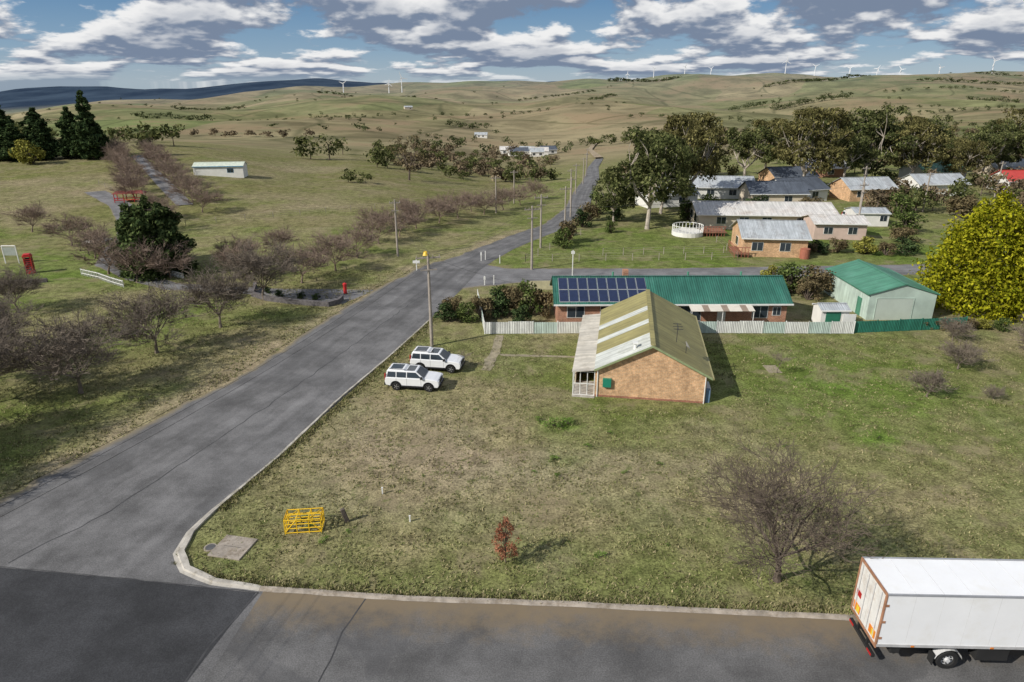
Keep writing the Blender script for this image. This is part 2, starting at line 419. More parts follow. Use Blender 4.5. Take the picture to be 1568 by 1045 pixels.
def gumtree(name,h,w,ncl,leaf,bark,per=110,size=.33,seed=1,low=.35,fk=.22,crr=(.06,.12)):
    r=random.Random(seed); rs=np.random.RandomState(seed)
    V=[];F=[];C=[];Rr=[]
    fork=Vector((r.uniform(-.4,.4),r.uniform(-.4,.4),h*fk)); tube(V,F,(0,0,-.4),(0,0,.6),h*.032,h*.024,8); tube(V,F,(0,0,.6),fork,h*.024,h*.02,8)
    mains=[]
    for k in range(6):
        a=2*pi*k/6+r.uniform(-.4,.4); m=Vector((cos(a)*w*.22,sin(a)*w*.22,h*r.uniform(.45,.62))); limb(V,F,fork,m,h*.014,h*.007,6,3); mains.append(m)
    for k in range(ncl):
        a=r.uniform(0,2*pi); z=r.random(); rr=sqrt(r.uniform(.05,1))*w*.46*(1-.6*abs(z-.35)**1.3)
        c=Vector((cos(a)*rr,sin(a)*rr,h*(low+(.93-low)*z))); cr=r.uniform(*crr)*w
        C.append(c); Rr.append((cr*1.15,cr*1.15,cr*.7))
        m=min(mains,key=lambda q:(q-c).length); limb(V,F,m,c,h*.005,h*.002,4,2)
    idx=[0]*len(F)
    addq(V,F,idx,leafq(C,Rr,per,size,rs),1)
    return mkmesh(name,V,F,[bark,leaf],idx)
def conifer(name,h,w,leaf,bark,layers=14,per=70,size=.35,seed=1,base=.08,power=.8,lumpy=.25,asp=.9):
    r=random.Random(seed); rs=np.random.RandomState(seed)
    V=[];F=[]; tube(V,F,(0,0,-.3),(0,0,h*.95),h*.025,.03,7)
    C=[];Rr=[]
    for i in range(layers):
        t=i/(layers-1); z=h*(base+(.97-base)*t); rad=w*.5*(1-t)**power*r.uniform(1-lumpy,1.05)+.15
        n=max(3,int(2*pi*rad/(w*.11)))
        for k in range(n):
            a=2*pi*k/n+r.uniform(-.3,.3); q=rad*r.uniform(.5,1)
            C.append((cos(a)*q,sin(a)*q,z+r.uniform(-.5,.5)*h/layers)); cr=w*.085*(1.2-t*.6)*r.uniform(.8,1.2); Rr.append((cr*1.1,cr*1.1,cr*asp))
            if k%2==0: tube(V,F,(0,0,z-.1*rad),(cos(a)*q,sin(a)*q,z),.05,.02,3)
    idx=[0]*len(F); addq(V,F,idx,leafq(C,Rr,per,size,rs),1)
    return mkmesh(name,V,F,[bark,leaf],idx)
def shrub(name,leaf,bark,h=1.0,w=1.0,ncl=14,per=90,size=.11,seed=1):
    r=random.Random(seed); rs=np.random.RandomState(seed)
    V=[];F=[];C=[];Rr=[]
    for k in range(ncl):
        a=r.uniform(0,2*pi); z=r.uniform(.15,.8); q=sqrt(r.random())*w*.36*(1.15-z*.5)
        c=(cos(a)*q,sin(a)*q,z*h); C.append(c); cr=r.uniform(.14,.24); Rr.append((cr*w,cr*w,cr*h*.9)); tube(V,F,(0,0,0),c,.03*w,.01,4)
    idx=[0]*len(F); addq(V,F,idx,leafq(C,Rr,per,size,rs),1)
    return mkmesh(name,V,F,[bark,leaf],idx)
def baretree(name,bark,h=7.0,seed=1,maxl=4,kids=(6,5,4,4),tw=.012,trunk=1.5,spread=1.0,tr=.17,twig=5,elr=(22,62),up=.05,ang_=(28,58)):
    r=random.Random(seed); V=[];F=[]
    def rv(): return Vector((r.gauss(0,1),r.gauss(0,1),r.gauss(0,1)))
    def grow(p,d,L,rad,lvl):
        ns=4 if lvl<=1 else (3 if lvl==2 else 2); q=p; pts=[(p,rad)]
        for i in range(ns):
            d=(d+rv()*.13+Vector((0,0,up if lvl<3 else .02))).normalized()
            q2=q+d*L/ns; r2=rad*(1-.5*(i+1)/ns); tube(V,F,q,q2,max(tw*.7,pts[-1][1]),max(tw*.6,r2),6 if lvl<2 else (4 if lvl==2 else 3)); q=q2; pts.append((q,r2))
        if lvl>=maxl: return
        k=kids[lvl] if lvl<len(kids) else twig
        for j in range(k):
            t=.25+.75*(j+r.random())/k if lvl>0 else .75+.25*r.random()
            f=min(t,.999)*ns; i=int(f); a=pts[i][0].lerp(pts[i+1][0],f-i); ra=pts[i][1]*(1-(f-i))+pts[i+1][1]*(f-i)
            axis=d.cross(rv()).normalized(); ang=radians(r.uniform(*ang_))
            if lvl==0:
                az=2*pi*j/k+r.uniform(-.4,.4); el=radians(r.uniform(*elr))
                nd=Vector((cos(az)*cos(el)*spread,sin(az)*cos(el)*spread,sin(el))).normalized()
            else:
                nd=d*cos(ang)+axis*sin(ang)
                if nd.z<-.1: nd.z*=-.3
                nd.normalize()
            grow(a,nd,L*(r.uniform(.5,.75) if lvl>0 else 1.0)*(1.0 if lvl>0 else (h-trunk)*.55/trunk),max(tw,ra*.62),lvl+1)
    tube(V,F,(0,0,-.2),(0,0,.25),tr*1.5,tr,8)
    grow(Vector((0,0,.2)),Vector((0,0,1)),trunk,tr,0)
    return mkmesh(name,V,F,[bark])

bk_dark=M('bark_grey_brown',(.125,.10,.08),.95,.3,3,spec=.05); bk_twig=M('bark_twigs',(.18,.15,.12),.95,.25,3,spec=.05)
bk_red=M('bark_reddish',(.225,.17,.135),.95,.25,3,spec=.05); bk_gum=M('bark_gum',(.42,.37,.31),.8,.25,1.5,dirt=(.2,.16,.12))
lf_gum=LEAF('leaves_gum',(.04,.052,.02),(.105,.12,.045),(.19,.195,.08),.25,.3)
lf_gum2=LEAF('leaves_gum_olive',(.06,.06,.023),(.145,.135,.052),(.24,.215,.09),.25,.3)
lf_dark=LEAF('leaves_dark',(.018,.032,.014),(.045,.07,.028),(.085,.12,.045),.1)
lf_cyp=LEAF('leaves_cypress',(.025,.042,.016),(.065,.092,.034),(.12,.15,.055),.15)
lf_gold=LEAF('leaves_golden',(.10,.12,.008),(.27,.27,.014),(.42,.39,.03),.25,.9)
lf_hedge=LEAF('leaves_hedge',(.04,.06,.018),(.08,.11,.032),(.14,.17,.055),.1,1.2)
lf_brown=LEAF('leaves_brown',(.08,.065,.035),(.14,.11,.06),(.21,.17,.09),.1,1.2)
lf_yel=LEAF('leaves_yellowgreen',(.13,.13,.025),(.24,.23,.05),(.33,.31,.08),.1,1.2)
lf_rust=LEAF('leaves_rust',(.15,.055,.03),(.30,.12,.07),(.40,.2,.12),.2,2)
lf_weed=LEAF('leaves_weed',(.07,.13,.02),(.12,.2,.04),(.18,.26,.06),.1,2)
lf_bfar=LEAF('leaves_brown_far',(.1,.075,.05),(.16,.125,.08),(.22,.18,.11),0,.15)
lf_gfar=LEAF('leaves_gum_far',(.03,.042,.018),(.065,.08,.032),(.11,.125,.055),0,.12)

GUM=[gumtree('gum_%d'%i,16,16,70,lf_gum if i!=1 else lf_gum2,bk_gum,130,.31,seed=20+i,low=.32) for i in range(3)]
GUMO=[gumtree('gum_open_%d'%i,16,16,44,lf_gum if i!=1 else lf_gum2,bk_gum,120,.33,seed=30+i,low=.45,fk=.3) for i in range(2)]
BARE=[baretree('bare_%d'%i,bk_twig,7.2,seed=60+i,maxl=5,kids=(8,6,5,4,4),tw=.02,trunk=1.4) for i in range(3)]
BARER=[baretree('bare_red_%d'%i,bk_red,7.2,seed=80+i,maxl=4,kids=(7,6,6,5),tw=.028,trunk=1.2,spread=.8) for i in range(2)]
def tree(name,me,x,y,s=1.0,sz=None,rot=None):
    return mkobj(name,me,None,(x,y,H(x,y)),rnd.uniform(0,6.28) if rot is None else rot,(s,s,(sz or s)))

fg=baretree('bare_fg',bk_dark,8.2,seed=5,maxl=5,kids=(8,6,5,4,3),tw=.0125,trunk=2.0,spread=1.15,tr=.2,elr=(24,80),ang_=(24,52))
tree('bare_tree',fg,14.2,29.7,1.0,1.0,rot=.6)
for i,(x,yy,s) in enumerate([(-37,53.2,1.05),(-35,62.5,1.0),(-31.7,70,.95),(-30.4,80,1.05),(-43.5,51,1.0),(-41.5,44,1.05),(-46,37,1.1),(-40.5,36.5,1.0),(-44,41,1.0),(-50,62,.9),(-57,75,.8),(-47,56,.95)]):
    tree('bare_tree',BARE[i%3],x,yy,s)
for i,(x,yy,s) in enumerate([(-27.9,87.5,.85),(-25,94,.85),(-23.5,101.5,.8),(-22,111,.8),(-19.5,117,.8),(-17.5,124,.8),(-14,131,.8),(-11,139,.8),(-6,147,.8),(-2,156,.8),(2,166,.8),(6,178,.8),
    (-25,121,.7),(-20,132,.7),(-15,142,.7),(-9,151,.7),
    (-56,92,.95),(-50,88,.85),(-46.5,90,.8),(-63,101,.8),(-40,97,.7),(-36,103,.7),(-62,121,.8),(-68,131,.8),(-72,110,.85),(-85,120,.8),(-36.5,91,.8)]):
    tree('bare_tree',BARER[i%2],x,yy,s)
for k in range(9):
    t=k/8; tree('bare_tree',BARER[k%2],-62+(-50)*t,137+80*t,.85); tree('bare_tree',BARER[(k+1)%2],-82-40*t,150+68*t,.85)

tree('gum_tree',GUM[0],24.5,123,1.05,1.14,0.4); tree('gum_tree',GUM[1],37,146,1.0,1.22,2.0); tree('gum_tree',GUM[2],30,138,.85,1.0,1.0); tree('gum_tree',GUM[2],19.5,131,.55,.6,2.2)
for (x,yy,s,k) in [(70,166,1.2,1),(60,180,.95,0),(92,181,1.2,0),(103,180,.95,1),(78,192,1.0,0),(118,202,1.0,0),(132,190,.95,0),(148,205,1.1,1),(52,192,.95,1),(124,184,.8,0),(45,175,.8,0),(84,176,.8,0),(108,194,1.0,1),(140,182,1.0,0),(75,207,1.0,1),(55,212,1.0,1),(40,202,.9,0),(98,217,1.0,0),(115,178,.7,1)]:
    tree('gum_tree',(GUMO[k] if rnd.random()<.6 else GUM[k]),x,yy,s,s*1.05)
gb=gumtree('gum_bare',13,14,26,lf_brown,bk_dark,45,.25,seed=99,low=.25)
tree('gum_tree',gb,-31,210,1.0,1.05)
CN=conifer('pine_a',17,9,lf_dark,bk_dark,seed=3,layers=16,per=45,size=.5,power=.55,lumpy=.6)
CN2=conifer('pine_b',17,11,lf_dark,bk_dark,seed=13,layers=13,per=50,size=.5,power=.5,lumpy=.5)
for (x,yy,s,z,m_) in [(-125,210,1.15,1.12,CN),(-132,213,1.0,.85,CN2),(-139,209,.8,.62,CN2),(-146,208,1.1,.6,CN2),(-152,212,1.05,.72,CN2),(-158,206,1.1,.62,CN2),(-128,217,.8,.7,CN),(-165,212,1.2,.75,CN2),(-148,222,1.2,.8,CN2),(-160,224,1.2,.85,CN2)]: tree('pine_tree',m_,x,yy,s,z)
CY=conifer('cypress_a',10.5,10.5,lf_cyp,bk_dark,seed=6,layers=11,per=85,size=.28,power=.28,lumpy=.4,base=.08)
tree('cypress_tree',CY,-49.8,93,1.0,.97); tree('cypress_tree',CY,-53.5,97,.7,.8)
GC=conifer('golden_a',12.6,14.5,lf_gold,bk_dark,seed=8,layers=15,per=90,size=.23,power=.42,lumpy=.25,base=.03,asp=2.0)
tree('golden_cypress',GC,55,77,1.0,1.0)
GC2=conifer('golden_b',12,9,lf_gold,bk_dark,seed=9,layers=12,per=75,size=.25,power=.5,base=.03,asp=1.8)
tree('golden_cypress',GC2,61,74,1.0,1.0)
SHY=[shrub('sh_yel',lf_yel,bk_dark,seed=4,size=.05),shrub('sh_hedge',lf_hedge,bk_dark,seed=5,size=.045),shrub('sh_brown',lf_brown,bk_dark,seed=6,size=.045),shrub('sh_dark',lf_dark,bk_dark,seed=7,size=.045)]
def sh(k,x,y,w,h,nm='garden_shrub'): mkobj(nm,SHY[k],None,(x,y,H(x,y)),rnd.uniform(0,6.3),(w,w,h))
sh(0,-137,200,9,8,'garden_shrub')
for q in [(3,-7.2,72.2,3.4,2.6),(1,-5.2,72,3,2.4),(2,-3.5,73,3.2,3.0),(3,-1.5,74,3.6,3.4),(2,.3,75,3.8,3.8),(1,2.0,74.2,3.8,4.2),(2,3.4,73.8,3,3.6),(3,1.0,71,2.6,2.6),(2,-6.8,75,3,2.2),(1,-1,77,4,3),
          (1,35.2,83,5.5,4.2),(2,37.8,82,5,4.0),(0,33.5,86,3,3.2),(2,36.2,80,3.4,3),(2,44.5,69.6,1.8,1.1),(2,46,69.5,1.8,1.2),(2,47.6,69.6,2,1.2),(2,49.4,69.6,2.2,1.3),(0,51,69.7,2,1.4),(1,52.5,69,2,1.6),
          (3,48,105,4,2.2),(2,51,105,4,2.4),(0,55,104,4.5,3),(3,61,104,5,2.6),(2,46,104,3,2),(2,57.5,103,3,2.4),
          (1,8,108,3.5,3.5),(2,9.5,112,4,4.5),(3,13,126,4,4),(2,15,133,5,4),(1,18,141,5,5),(1,22,150,6,4.5),(3,9.5,118,3,2.4),(3,20,132,4,3),(1,17.5,120,2.6,2.4),(0,43,112,4,3),
          (2,65,112,5,3),(3,72,108,5,4),(2,82,112,6,4),(1,70,120,6,4),(2,90,118,6,4),(1,34,132,5,4),(2,60,138,6,4),(1,76,134,6,5),(2,88,134,7,5),(3,50,140,6,4),(1,40,138,5,4)]:
    sh(*q)
V=[];F=[];C=[];Rr=[]
r=random.Random(3)
tube(V,F,(0,0,-.1),(0,0,2.3),.035,.012,5)
for k in range(46):
    a=r.uniform(0,6.28); z=r.uniform(.4,2.8); q=.85*max(.15,1-abs(z-1.2)/2.0)*r.uniform(.35,1); c=(cos(a)*q,sin(a)*q,z); tube(V,F,(0,0,z*.55),c,.014,.007,3); C.append(c); Rr.append((.22,.22,.2))
idx=[0]*len(F); addq(V,F,idx,leafq(C,Rr,34,.06,np.random.RandomState(3)),1)
mkobj('red_leaf_sapling',mkmesh('red_leaf_sapling',V,F,[bk_dark,lf_rust],idx),None,(-.35,31.1,0))
BB=[baretree('bare_bush_%d'%i,bk_twig,2.6,seed=120+i,maxl=4,kids=(10,6,5,4),tw=.013,trunk=.25,spread=.75,tr=.07) for i in range(2)]
for (x,yy,s) in [(35.2,52.5,1.0),(41.5,58.5,1.15),(49.5,60,1.6),(53,63,1.7),(51,56,1.3),(45.5,66,1.0),(40.5,52,.5),(57,58,1.8)]: tree('bare_bush',BB[rnd.randint(0,1)],x,yy,s)
SP=baretree('sapling_m',bk_twig,2.6,seed=130,maxl=3,kids=(5,4,4),tw=.014,trunk=.8,spread=.7,tr=.04)
for (x,yy,s) in [(24.3,57.5,1.0),(-4.6,59,.8),(48.5,48,.6),(45,50.5,.6),(8.6,58.5,.5)]: tree('sapling',SP,x,yy,s)
WD=shrub('weed_m',lf_weed,bk_dark,seed=17,ncl=9,per=30,size=.05)
for (x,yy,s) in [(3.4,47.2,2.0),(4.3,47.6,1.6),(2.2,48,1.1),(5.0,31.6,.9),(-12.2,34.3,.7),(-10.9,33.0,.8),(2.9,42.2,1.0),(10.3,41.5,.6),(7.7,40.4,.6),(9.0,32.6,.4),(7.4,46,.7),(-3,50,.5),(-9.7,33.9,.5),(27.5,45.2,.9),(20,44,.5),(-12.7,35.2,.6),(1.5,40.5,.5),(5.5,44,.8),(3.0,40,.7),(12,35,.4),(-6,40,.35)]:
    mkobj('weed_clump',WD,None,(x,yy,0),rnd.uniform(0,6),(s,s,s*.35))

# ------------------------------------------------------------ distant tree masses
def dist_trees(name,pts,mat,per,seed,bark=True):
    rs=np.random.RandomState(seed); V=[];F=[];C=[];Rr=[];S=[]
    for (x,yy,h,w) in pts:
        z=H(x,yy)
        if bark and yy<500: tube(V,F,(x,yy,z-.5),(x,yy,z+h*.5),h*.025,h*.015,4)
        for k in range(9):
            a=rs.uniform(0,6.28); q=w*.32*sqrt(rs.uniform()); zz=h*rs.uniform(.22,.82); C.append((x+cos(a)*q,yy+sin(a)*q,z+zz)); Rr.append((w*.21,w*.21,h*.17))
    idx=[0]*len(F)
    big=leafq(C,Rr,per,1.0,rs)
    B=big.reshape(-1,4,3); cen=B.mean(1,keepdims=True); sc=np.repeat(np.asarray(Rr)[:,0]*.3,per)[:,None,None]
    B=cen+(B-cen)*sc
    addq(V,F,idx,B.reshape(-1,3),1)
    mkobj(name,mkmesh(name,V,F,[bk_dark,mat],idx))
P1=[];P2=[];P3=[];PF=[]
rr=random.Random(77)
for i in range(190):
    yy=rr.uniform(195,520); u=rr.uniform(.17,.86); x=u*yy
    (P1 if rr.random()<.5 else (P2 if rr.random()<.6 else P3)).append((x,yy,rr.uniform(3,10),rr.uniform(6,12)))
for i in range(60):
    yy=rr.uniform(135,195); x=rr.uniform(.5,.85)*yy
    (P1 if rr.random()<.5 else P3).append((x,yy,rr.uniform(3,7),rr.uniform(5,8)))
for i in range(95):
    yy=rr.uniform(235,420); x=rr.uniform(-.2,.075)*yy
    (P1 if rr.random()<.5 else P3).append((x,yy,rr.uniform(3,7),rr.uniform(5,10)))
for i in range(34):
    yy=rr.uniform(420,620); x=rr.uniform(-.15,.25)*yy
    PF.append((x,yy,rr.uniform(5,10),rr.uniform(7,12)))
for i in range(34):
    yy=rr.uniform(215,360); x=rr.uniform(-.85,-.5)*yy
    (P1 if rr.random()<.5 else P3).append((x,yy,rr.uniform(3,8),rr.uniform(6,11)))
for (x,yy,h,w) in [(-125,245,9,12),(-118,247,8,10),(-75,262,9,14),(-68,262,11,9),(-72,300,8,9),(-40,190,3,5),(-45,191,4,6),(0,235,6,7),(8,240,8,9)]: P1.append((x,yy,h,w))
for i in range(1100):
    yy=600*math.exp(rr.random()*1.5); x=rr.uniform(-.85,.85)*yy
    n_=noise.noise(Vector((x/240,yy/170,2)))
    if n_+.18*rr.random()<.38 and rr.random()>.04: continue
    PF.append((x,yy,rr.uniform(3,7),rr.uniform(5,11)))
def line(x0,y0,x1,y1,st,h,w,L):
    n=max(1,int(sqrt((x1-x0)**2+(y1-y0)**2)/st))
    for i in range(n+1):
        t=i/n
        if rr.random()<.08: continue
        L.append((x0+(x1-x0)*t+rr.uniform(-2,2),y0+(y1-y0)*t+rr.uniform(-4,4),h*rr.uniform(.7,1.2),w*rr.uniform(.9,1.3)))
line(455,1500,555,1500,7,12,15,PF); line(500,1380,640,1370,6,13,16,PF); line(840,1330,930,1330,7,13,15,PF); line(-75,850,-30,850,9,9,14,PF)
line(-420,800,-340,810,11,8,14,PF); line(330,2500,620,2560,15,14,30,PF); line(900,2400,1200,2450,18,12,30,PF); line(-700,1500,-560,1500,12,9,18,PF)
line(700,2000,850,2010,15,10,22,PF); line(1100,2000,1400,1900,16,10,24,PF); line(1500,2350,1900,2300,17,14,26,PF)
line(60,520,420,480,12,8,12,P1); line(-60,430,0,420,11,7,10,P3); line(-250,560,-150,520,16,6,11,P3)
line(150,900,330,820,13,6,9,PF); line(520,1050,700,940,13,7,10,PF); line(-120,1250,60,1180,15,7,10,PF); line(900,1750,1250,1650,16,8,14,PF); line(160,1500,260,1800,16,7,11,PF); line(300,700,520,660,12,6,9,PF)
line(-500,1900,-250,1850,16,8,18,PF); line(20,1950,230,2050,16,8,16,PF); line(-330,1050,-200,980,14,7,11,PF)
dist_trees('distant_trees',P1,lf_gum,26,1); dist_trees('distant_trees',P2,lf_gum2,26,2); dist_trees('distant_trees',P3,lf_bfar,26,3); dist_trees('distant_trees',PF,lf_gfar,14,4)

# ------------------------------------------------------------ grass tufts
def tufts(name,n,fn,h0,h1,mat,seed):
    rs=np.random.RandomState(seed); P=[]
    while len(P)<n:
        x,y=fn(rs)
        if x is not None: P.append((x,y))
    P=np.array(P); k=3; P=np.repeat(P,k,0)+rs.normal(size=(n*k,2))*.05
    a=rs.uniform(0,6.28,n*k); w=rs.uniform(.02,.05,n*k); h=rs.uniform(h0,h1,n*k)
    z=np.zeros(n*k); l=rs.normal(size=(n*k,2))*.07
    A=np.stack([P[:,0]-np.cos(a)*w,P[:,1]-np.sin(a)*w,z],1); B=np.stack([P[:,0]+np.cos(a)*w,P[:,1]+np.sin(a)*w,z],1); T=np.stack([P[:,0]+l[:,0],P[:,1]+l[:,1],h],1)
    V=np.stack([A,B,T],1).reshape(-1,3); F=[(3*i,3*i+1,3*i+2) for i in range(n*k)]
    mkobj(name,mkmesh(name,V.tolist(),F,[mat]))
lf_grass=LEAF('grass_blades',(.10,.13,.035),(.22,.205,.10),(.36,.31,.18),0,2)
def f1(rs):
    y=27+40*rs.uniform()**1.5; x=rs.uniform(-19,58)
    if x<RX(y)+.3 or y<KY(x)+.35: return None,None
    if 5<x<18.5 and 50.8<y<69: return None,None
    if noise.noise(Vector((x*.5,y*.5,0)))<rs.uniform(-.5,.4): return None,None
    return x,y
def f2(rs):
    y=34+60*rs.uniform()**1.3; x=LX(y)-.2-rs.uniform()**1.3*35
    if noise.noise(Vector((x*.4,y*.4,0)))<rs.uniform(-.5,.4): return None,None
    return x,y
tufts('grass',28000,f1,.04,.16,lf_grass,3); tufts('grass',14000,f2,.05,.2,lf_grass,4)
def f3(rs):
    x=rs.uniform(-17,58); return x,KY(x)+.06+rs.exponential(.2)
def f4(rs):
    y=36+38*rs.uniform(); return RX(y)+.16+rs.exponential(.25),y
tufts('grass',5500,f3,.08,.24,lf_grass,5); tufts('grass',3500,f4,.08,.24,lf_grass,6)

# ------------------------------------------------------------ buildings
glass=M('window_glass',(.03,.04,.05),.08,.1,1,spec=.8); white=M('white_trim',(.72,.72,.69),.5,.08); dark=M('dark_metal',(.05,.05,.05),.5)
def gable(name,x,y,yaw,L,W,ev,rg,wall,roof,oh=.4,wins=(),ends=(),roofs=True,doors=(),trim=None,gut=True):
    p=root(name,x,y,yaw); trim=trim or white
    a,bq=L/2,W/2
    V=[(-a,-bq,-.5),(a,-bq,-.5),(a,bq,-.5),(-a,bq,-.5),(-a,-bq,ev),(a,-bq,ev),(a,bq,ev),(-a,bq,ev),(-a,0,rg-.06),(a,0,rg-.06)]
    F=[(0,1,5,4),(2,3,7,6),(0,4,8,7,3),(1,2,6,9,5),(4,5,9,8),(6,7,8,9)]
    part(p,'walls',V,F,wall)
    sl=(rg-ev)/bq
    if roofs:
        for s,nm in((-1,'roof_front'),(1,'roof_back')):
            slab(p,nm,-a-oh,a+oh,s,bq+oh,ev-oh*sl,rg,roof)
        boxes(p,'ridge_cap',[(-a-oh,a+oh,-.16,.16,rg+.065,rg+.1)],roof)
    if gut:
        boxes(p,'gutters',[(-a-oh,a+oh,-bq-oh-.12,-bq-oh-.003,ev-oh*sl-.06,ev-oh*sl+.09),(-a-oh,a+oh,bq+oh+.003,bq+oh+.12,ev-oh*sl-.06,ev-oh*sl+.09)],trim)
    fr=[];gl=[]
    for (wx,z0,w,h,side) in wins:
        f=side*bq
        fr.append((wx-w/2-.06,wx+w/2+.06,min(f,f+side*.04),max(f,f+side*.04),z0-.06,z0+h+.06)); gl.append((wx-w/2,wx-.03,min(f,f+side*.055),max(f,f+side*.055),z0,z0+h)); gl.append((wx+.03,wx+w/2,min(f,f+side*.055),max(f,f+side*.055),z0,z0+h))
    for (wy,z0,w,h,side) in ends:
        f=side*a
        fr.append((min(f,f+side*.04),max(f,f+side*.04),wy-w/2-.06,wy+w/2+.06,z0-.06,z0+h+.06)); gl.append((min(f,f+side*.055),max(f,f+side*.055),wy-w/2,wy+w/2,z0,z0+h))
    if fr: boxes(p,'window_frames',fr,trim); boxes(p,'windows',gl,glass)
    for (wx,w,side) in doors:
        f=side*bq; boxes(p,'door',[(wx-w/2,wx+w/2,min(f,f+side*.05),max(f,f+side*.05),0,2.05)],trim)
    return p
def slab(p,nm,x0,x1,s,ye,ze,rg,mat,th=.07):
    y1=s*ye
    V=[(x0,y1,ze),(x1,y1,ze),(x1,0,rg),(x0,0,rg),(x0,y1,ze+th),(x1,y1,ze+th),(x1,0,rg+th),(x0,0,rg+th)]
    return part(p,nm,V,BF if s<0 else [tuple(reversed(f)) for f in BF],mat)
br_or=BRICK('brick_orange',(.62,.365,.19),(.47,.265,.135),(.52,.43,.31)); br_red=BRICK('brick_red',(.42,.19,.11),(.34,.15,.09),(.38,.3,.24))
br_base=BRICK('brick_base',(.34,.14,.09),(.28,.12,.08),(.3,.2,.15))
r_kh=M('roof_khaki',(.31,.275,.115),.55,.15,.6,0,0,.2,dirt=(.24,.22,.10)); r_wh=M('roof_translucent_white',(.56,.58,.54),.55,.1,.8,0,0,.2,dirt=(.42,.43,.37))
r_cream=M('roof_cream',(.6,.56,.48),.6,.12,.8,0,0,.2,dirt=(.42,.38,.31)); r_green=M('roof_green',(.032,.135,.10),.45,.2,.4,0,0,.25,dirt=(.055,.165,.13))
r_green2=M('roof_green_light',(.08,.24,.16),.45,.15,.5,0,0,.25,dirt=(.11,.27,.2)); r_grey=M('roof_grey',(.42,.45,.47),.5,.15,.5,0,0,.25,dirt=(.27,.27,.27)); r_white=M('roof_white',(.62,.6,.57),.5,.12,.4,0,0,.3,dirt=(.4,.34,.29))
r_dk=M('roof_dark_blue',(.09,.105,.13),.5,.15,.5,0,0,.3); r_red=M('roof_red',(.45,.055,.045),.5,.1,.5)
w_cream=M('wall_cream',(.58,.5,.39),.8,.1,.8); w_white=M('wall_white',(.7,.69,.65),.8,.08,.8); w_lg=M('wall_pale_green',(.46,.56,.49),.6,.1,.8,0,0,.25); w_pink=M('wall_pink',(.55,.42,.36),.8,.1,.8)
yaw=81; L=15.4; W=9.1
cx=11.5+sin(radians(9))*L/2; cy=51.9+cos(radians(9))*L/2
p=gable('brick_house',cx,cy,yaw,L,W,2.6,4.95,br_or,r_kh,.35,roofs=False,gut=False,wins=[(-4,1,1.6,1.2,-1),(1,1,1.6,1.2,-1),(5,1,1.2,1.2,-1)],trim=white)
sl=(4.95-2.6)/(W/2); oh=.4; a=L/2+.35
slab(p,'roof_right',-a,a,-1,W/2+oh,2.6-oh*sl,4.95,r_kh)
fr=[0,.21,.37,.44,.60,.68,1.0]
for i in range(6):
    slab(p,'roof_sheet',-a+2*a*fr[i],-a+2*a*fr[i+1]-.004,1,W/2+.1,2.6-.1*sl,4.95,(r_wh if i%2==0 else r_kh))
boxes(p,'ridge_cap',[(-a,a,-.2,.2,5.03,5.06)],r_kh)
boxes(p,'gutter',[(-a,a,-W/2-oh-.13,-W/2-oh-.003,2.3,2.45)],M('trim_khaki',(.3,.27,.13),.5))
for s in(-1,1):
    ye=W/2+(oh if s<0 else .1); V=[]
    for xx in(-a-.03,-a-.003): V+= [(xx,s*ye,2.6-(ye-W/2)*sl-.12),(xx,0,4.83),(xx,0,5.03),(xx,s*ye,2.6-(ye-W/2)*sl+.08)]
    part(p,'barge_board',V,[(0,1,2,3),(7,6,5,4),(0,4,5,1),(1,5,6,2),(2,6,7,3),(3,7,4,0)],M('trim_green',(.25,.3,.16),.5))
boxes(p,'brick_base',[(-L/2-.02,-L/2-.001,-W/2,W/2,0,.17)],br_base)
slabV=[(-a+.1,W/2+.1,2.45),(a-1,W/2+.1,2.45),(a-1,W/2+1.95,2.2),(-a+.1,W/2+1.95,2.2)]
part(p,'lean_to_roof',slabV+[(v[0],v[1],v[2]+.06) for v in slabV],[tuple(reversed(f)) for f in BF],r_cream)
boxes(p,'lean_to_wall',[(-L/2+2.2,L/2-1,W/2+1.75,W/2+1.83,0,2.18)],w_cream)
sg=[]
for yy in (W/2+.05,W/2+.65,W/2+1.25,W/2+1.85): sg.append(((-L/2,yy,0),(-L/2,yy,2.25)))
for z in(.05,1.1,2.2): sg.append(((-L/2,W/2,z),(-L/2,W/2+1.85,z))); sg.append(((-L/2,W/2+1.85,z),(-L/2+2.2,W/2+1.85,z)))
for xx in(-L/2+.7,-L/2+1.4): sg.append(((xx,W/2+1.85,0),(xx,W/2+1.85,2.2)))
bars(p,'lean_to_frame',sg,.035,white); boxes(p,'lean_to_floor',[(-L/2-.4,-L/2+3,W/2,W/2+1.9,.0,.05)],conc)
boxes(p,'meter_box',[(-L/2-.25,-L/2-.002,W/2-1.35,W/2-.65,1.0,1.75)],M('meter_green',(.02,.2,.13),.4))
bars(p,'downpipe',[((-L/2-.06,W/2-.2,0),(-L/2-.06,W/2-.2,2.5)),((-L/2-.06,-W/2+.1,0),(-L/2-.06,-W/2+.1,2.5))],.045,white)
cyl(p,'roof_vent',(-a+1.0,1.4,4.0),(-a+1.0,1.4,4.75),.13,.13,white); boxes(p,'vent_cap',[(-a+.8,-a+1.2,1.2,1.6,4.75,4.85)],white)
bars(p,'tv_antenna',[((-a+4.2,-2.2,3.8),(-a+4.2,-2.2,5.4)),((-a+3.4,-2.2,5.3),(-a+5.0,-2.2,5.3)),((-a+3.5,-2.6,5.3),(-a+3.5,-1.8,5.3)),((-a+4.2,-2.6,5.3),(-a+4.2,-1.8,5.3)),((-a+4.9,-2.55,5.3),(-a+4.9,-1.85,5.3))],.03,dark)
V=[(0,0,0)];F=[]
for i in range(14):
    t=2*pi*i/14; V.append((cos(t)*.42,sin(t)*.42,.14))
for i in range(14): F.append((0,1+i,1+(i+1)%14))
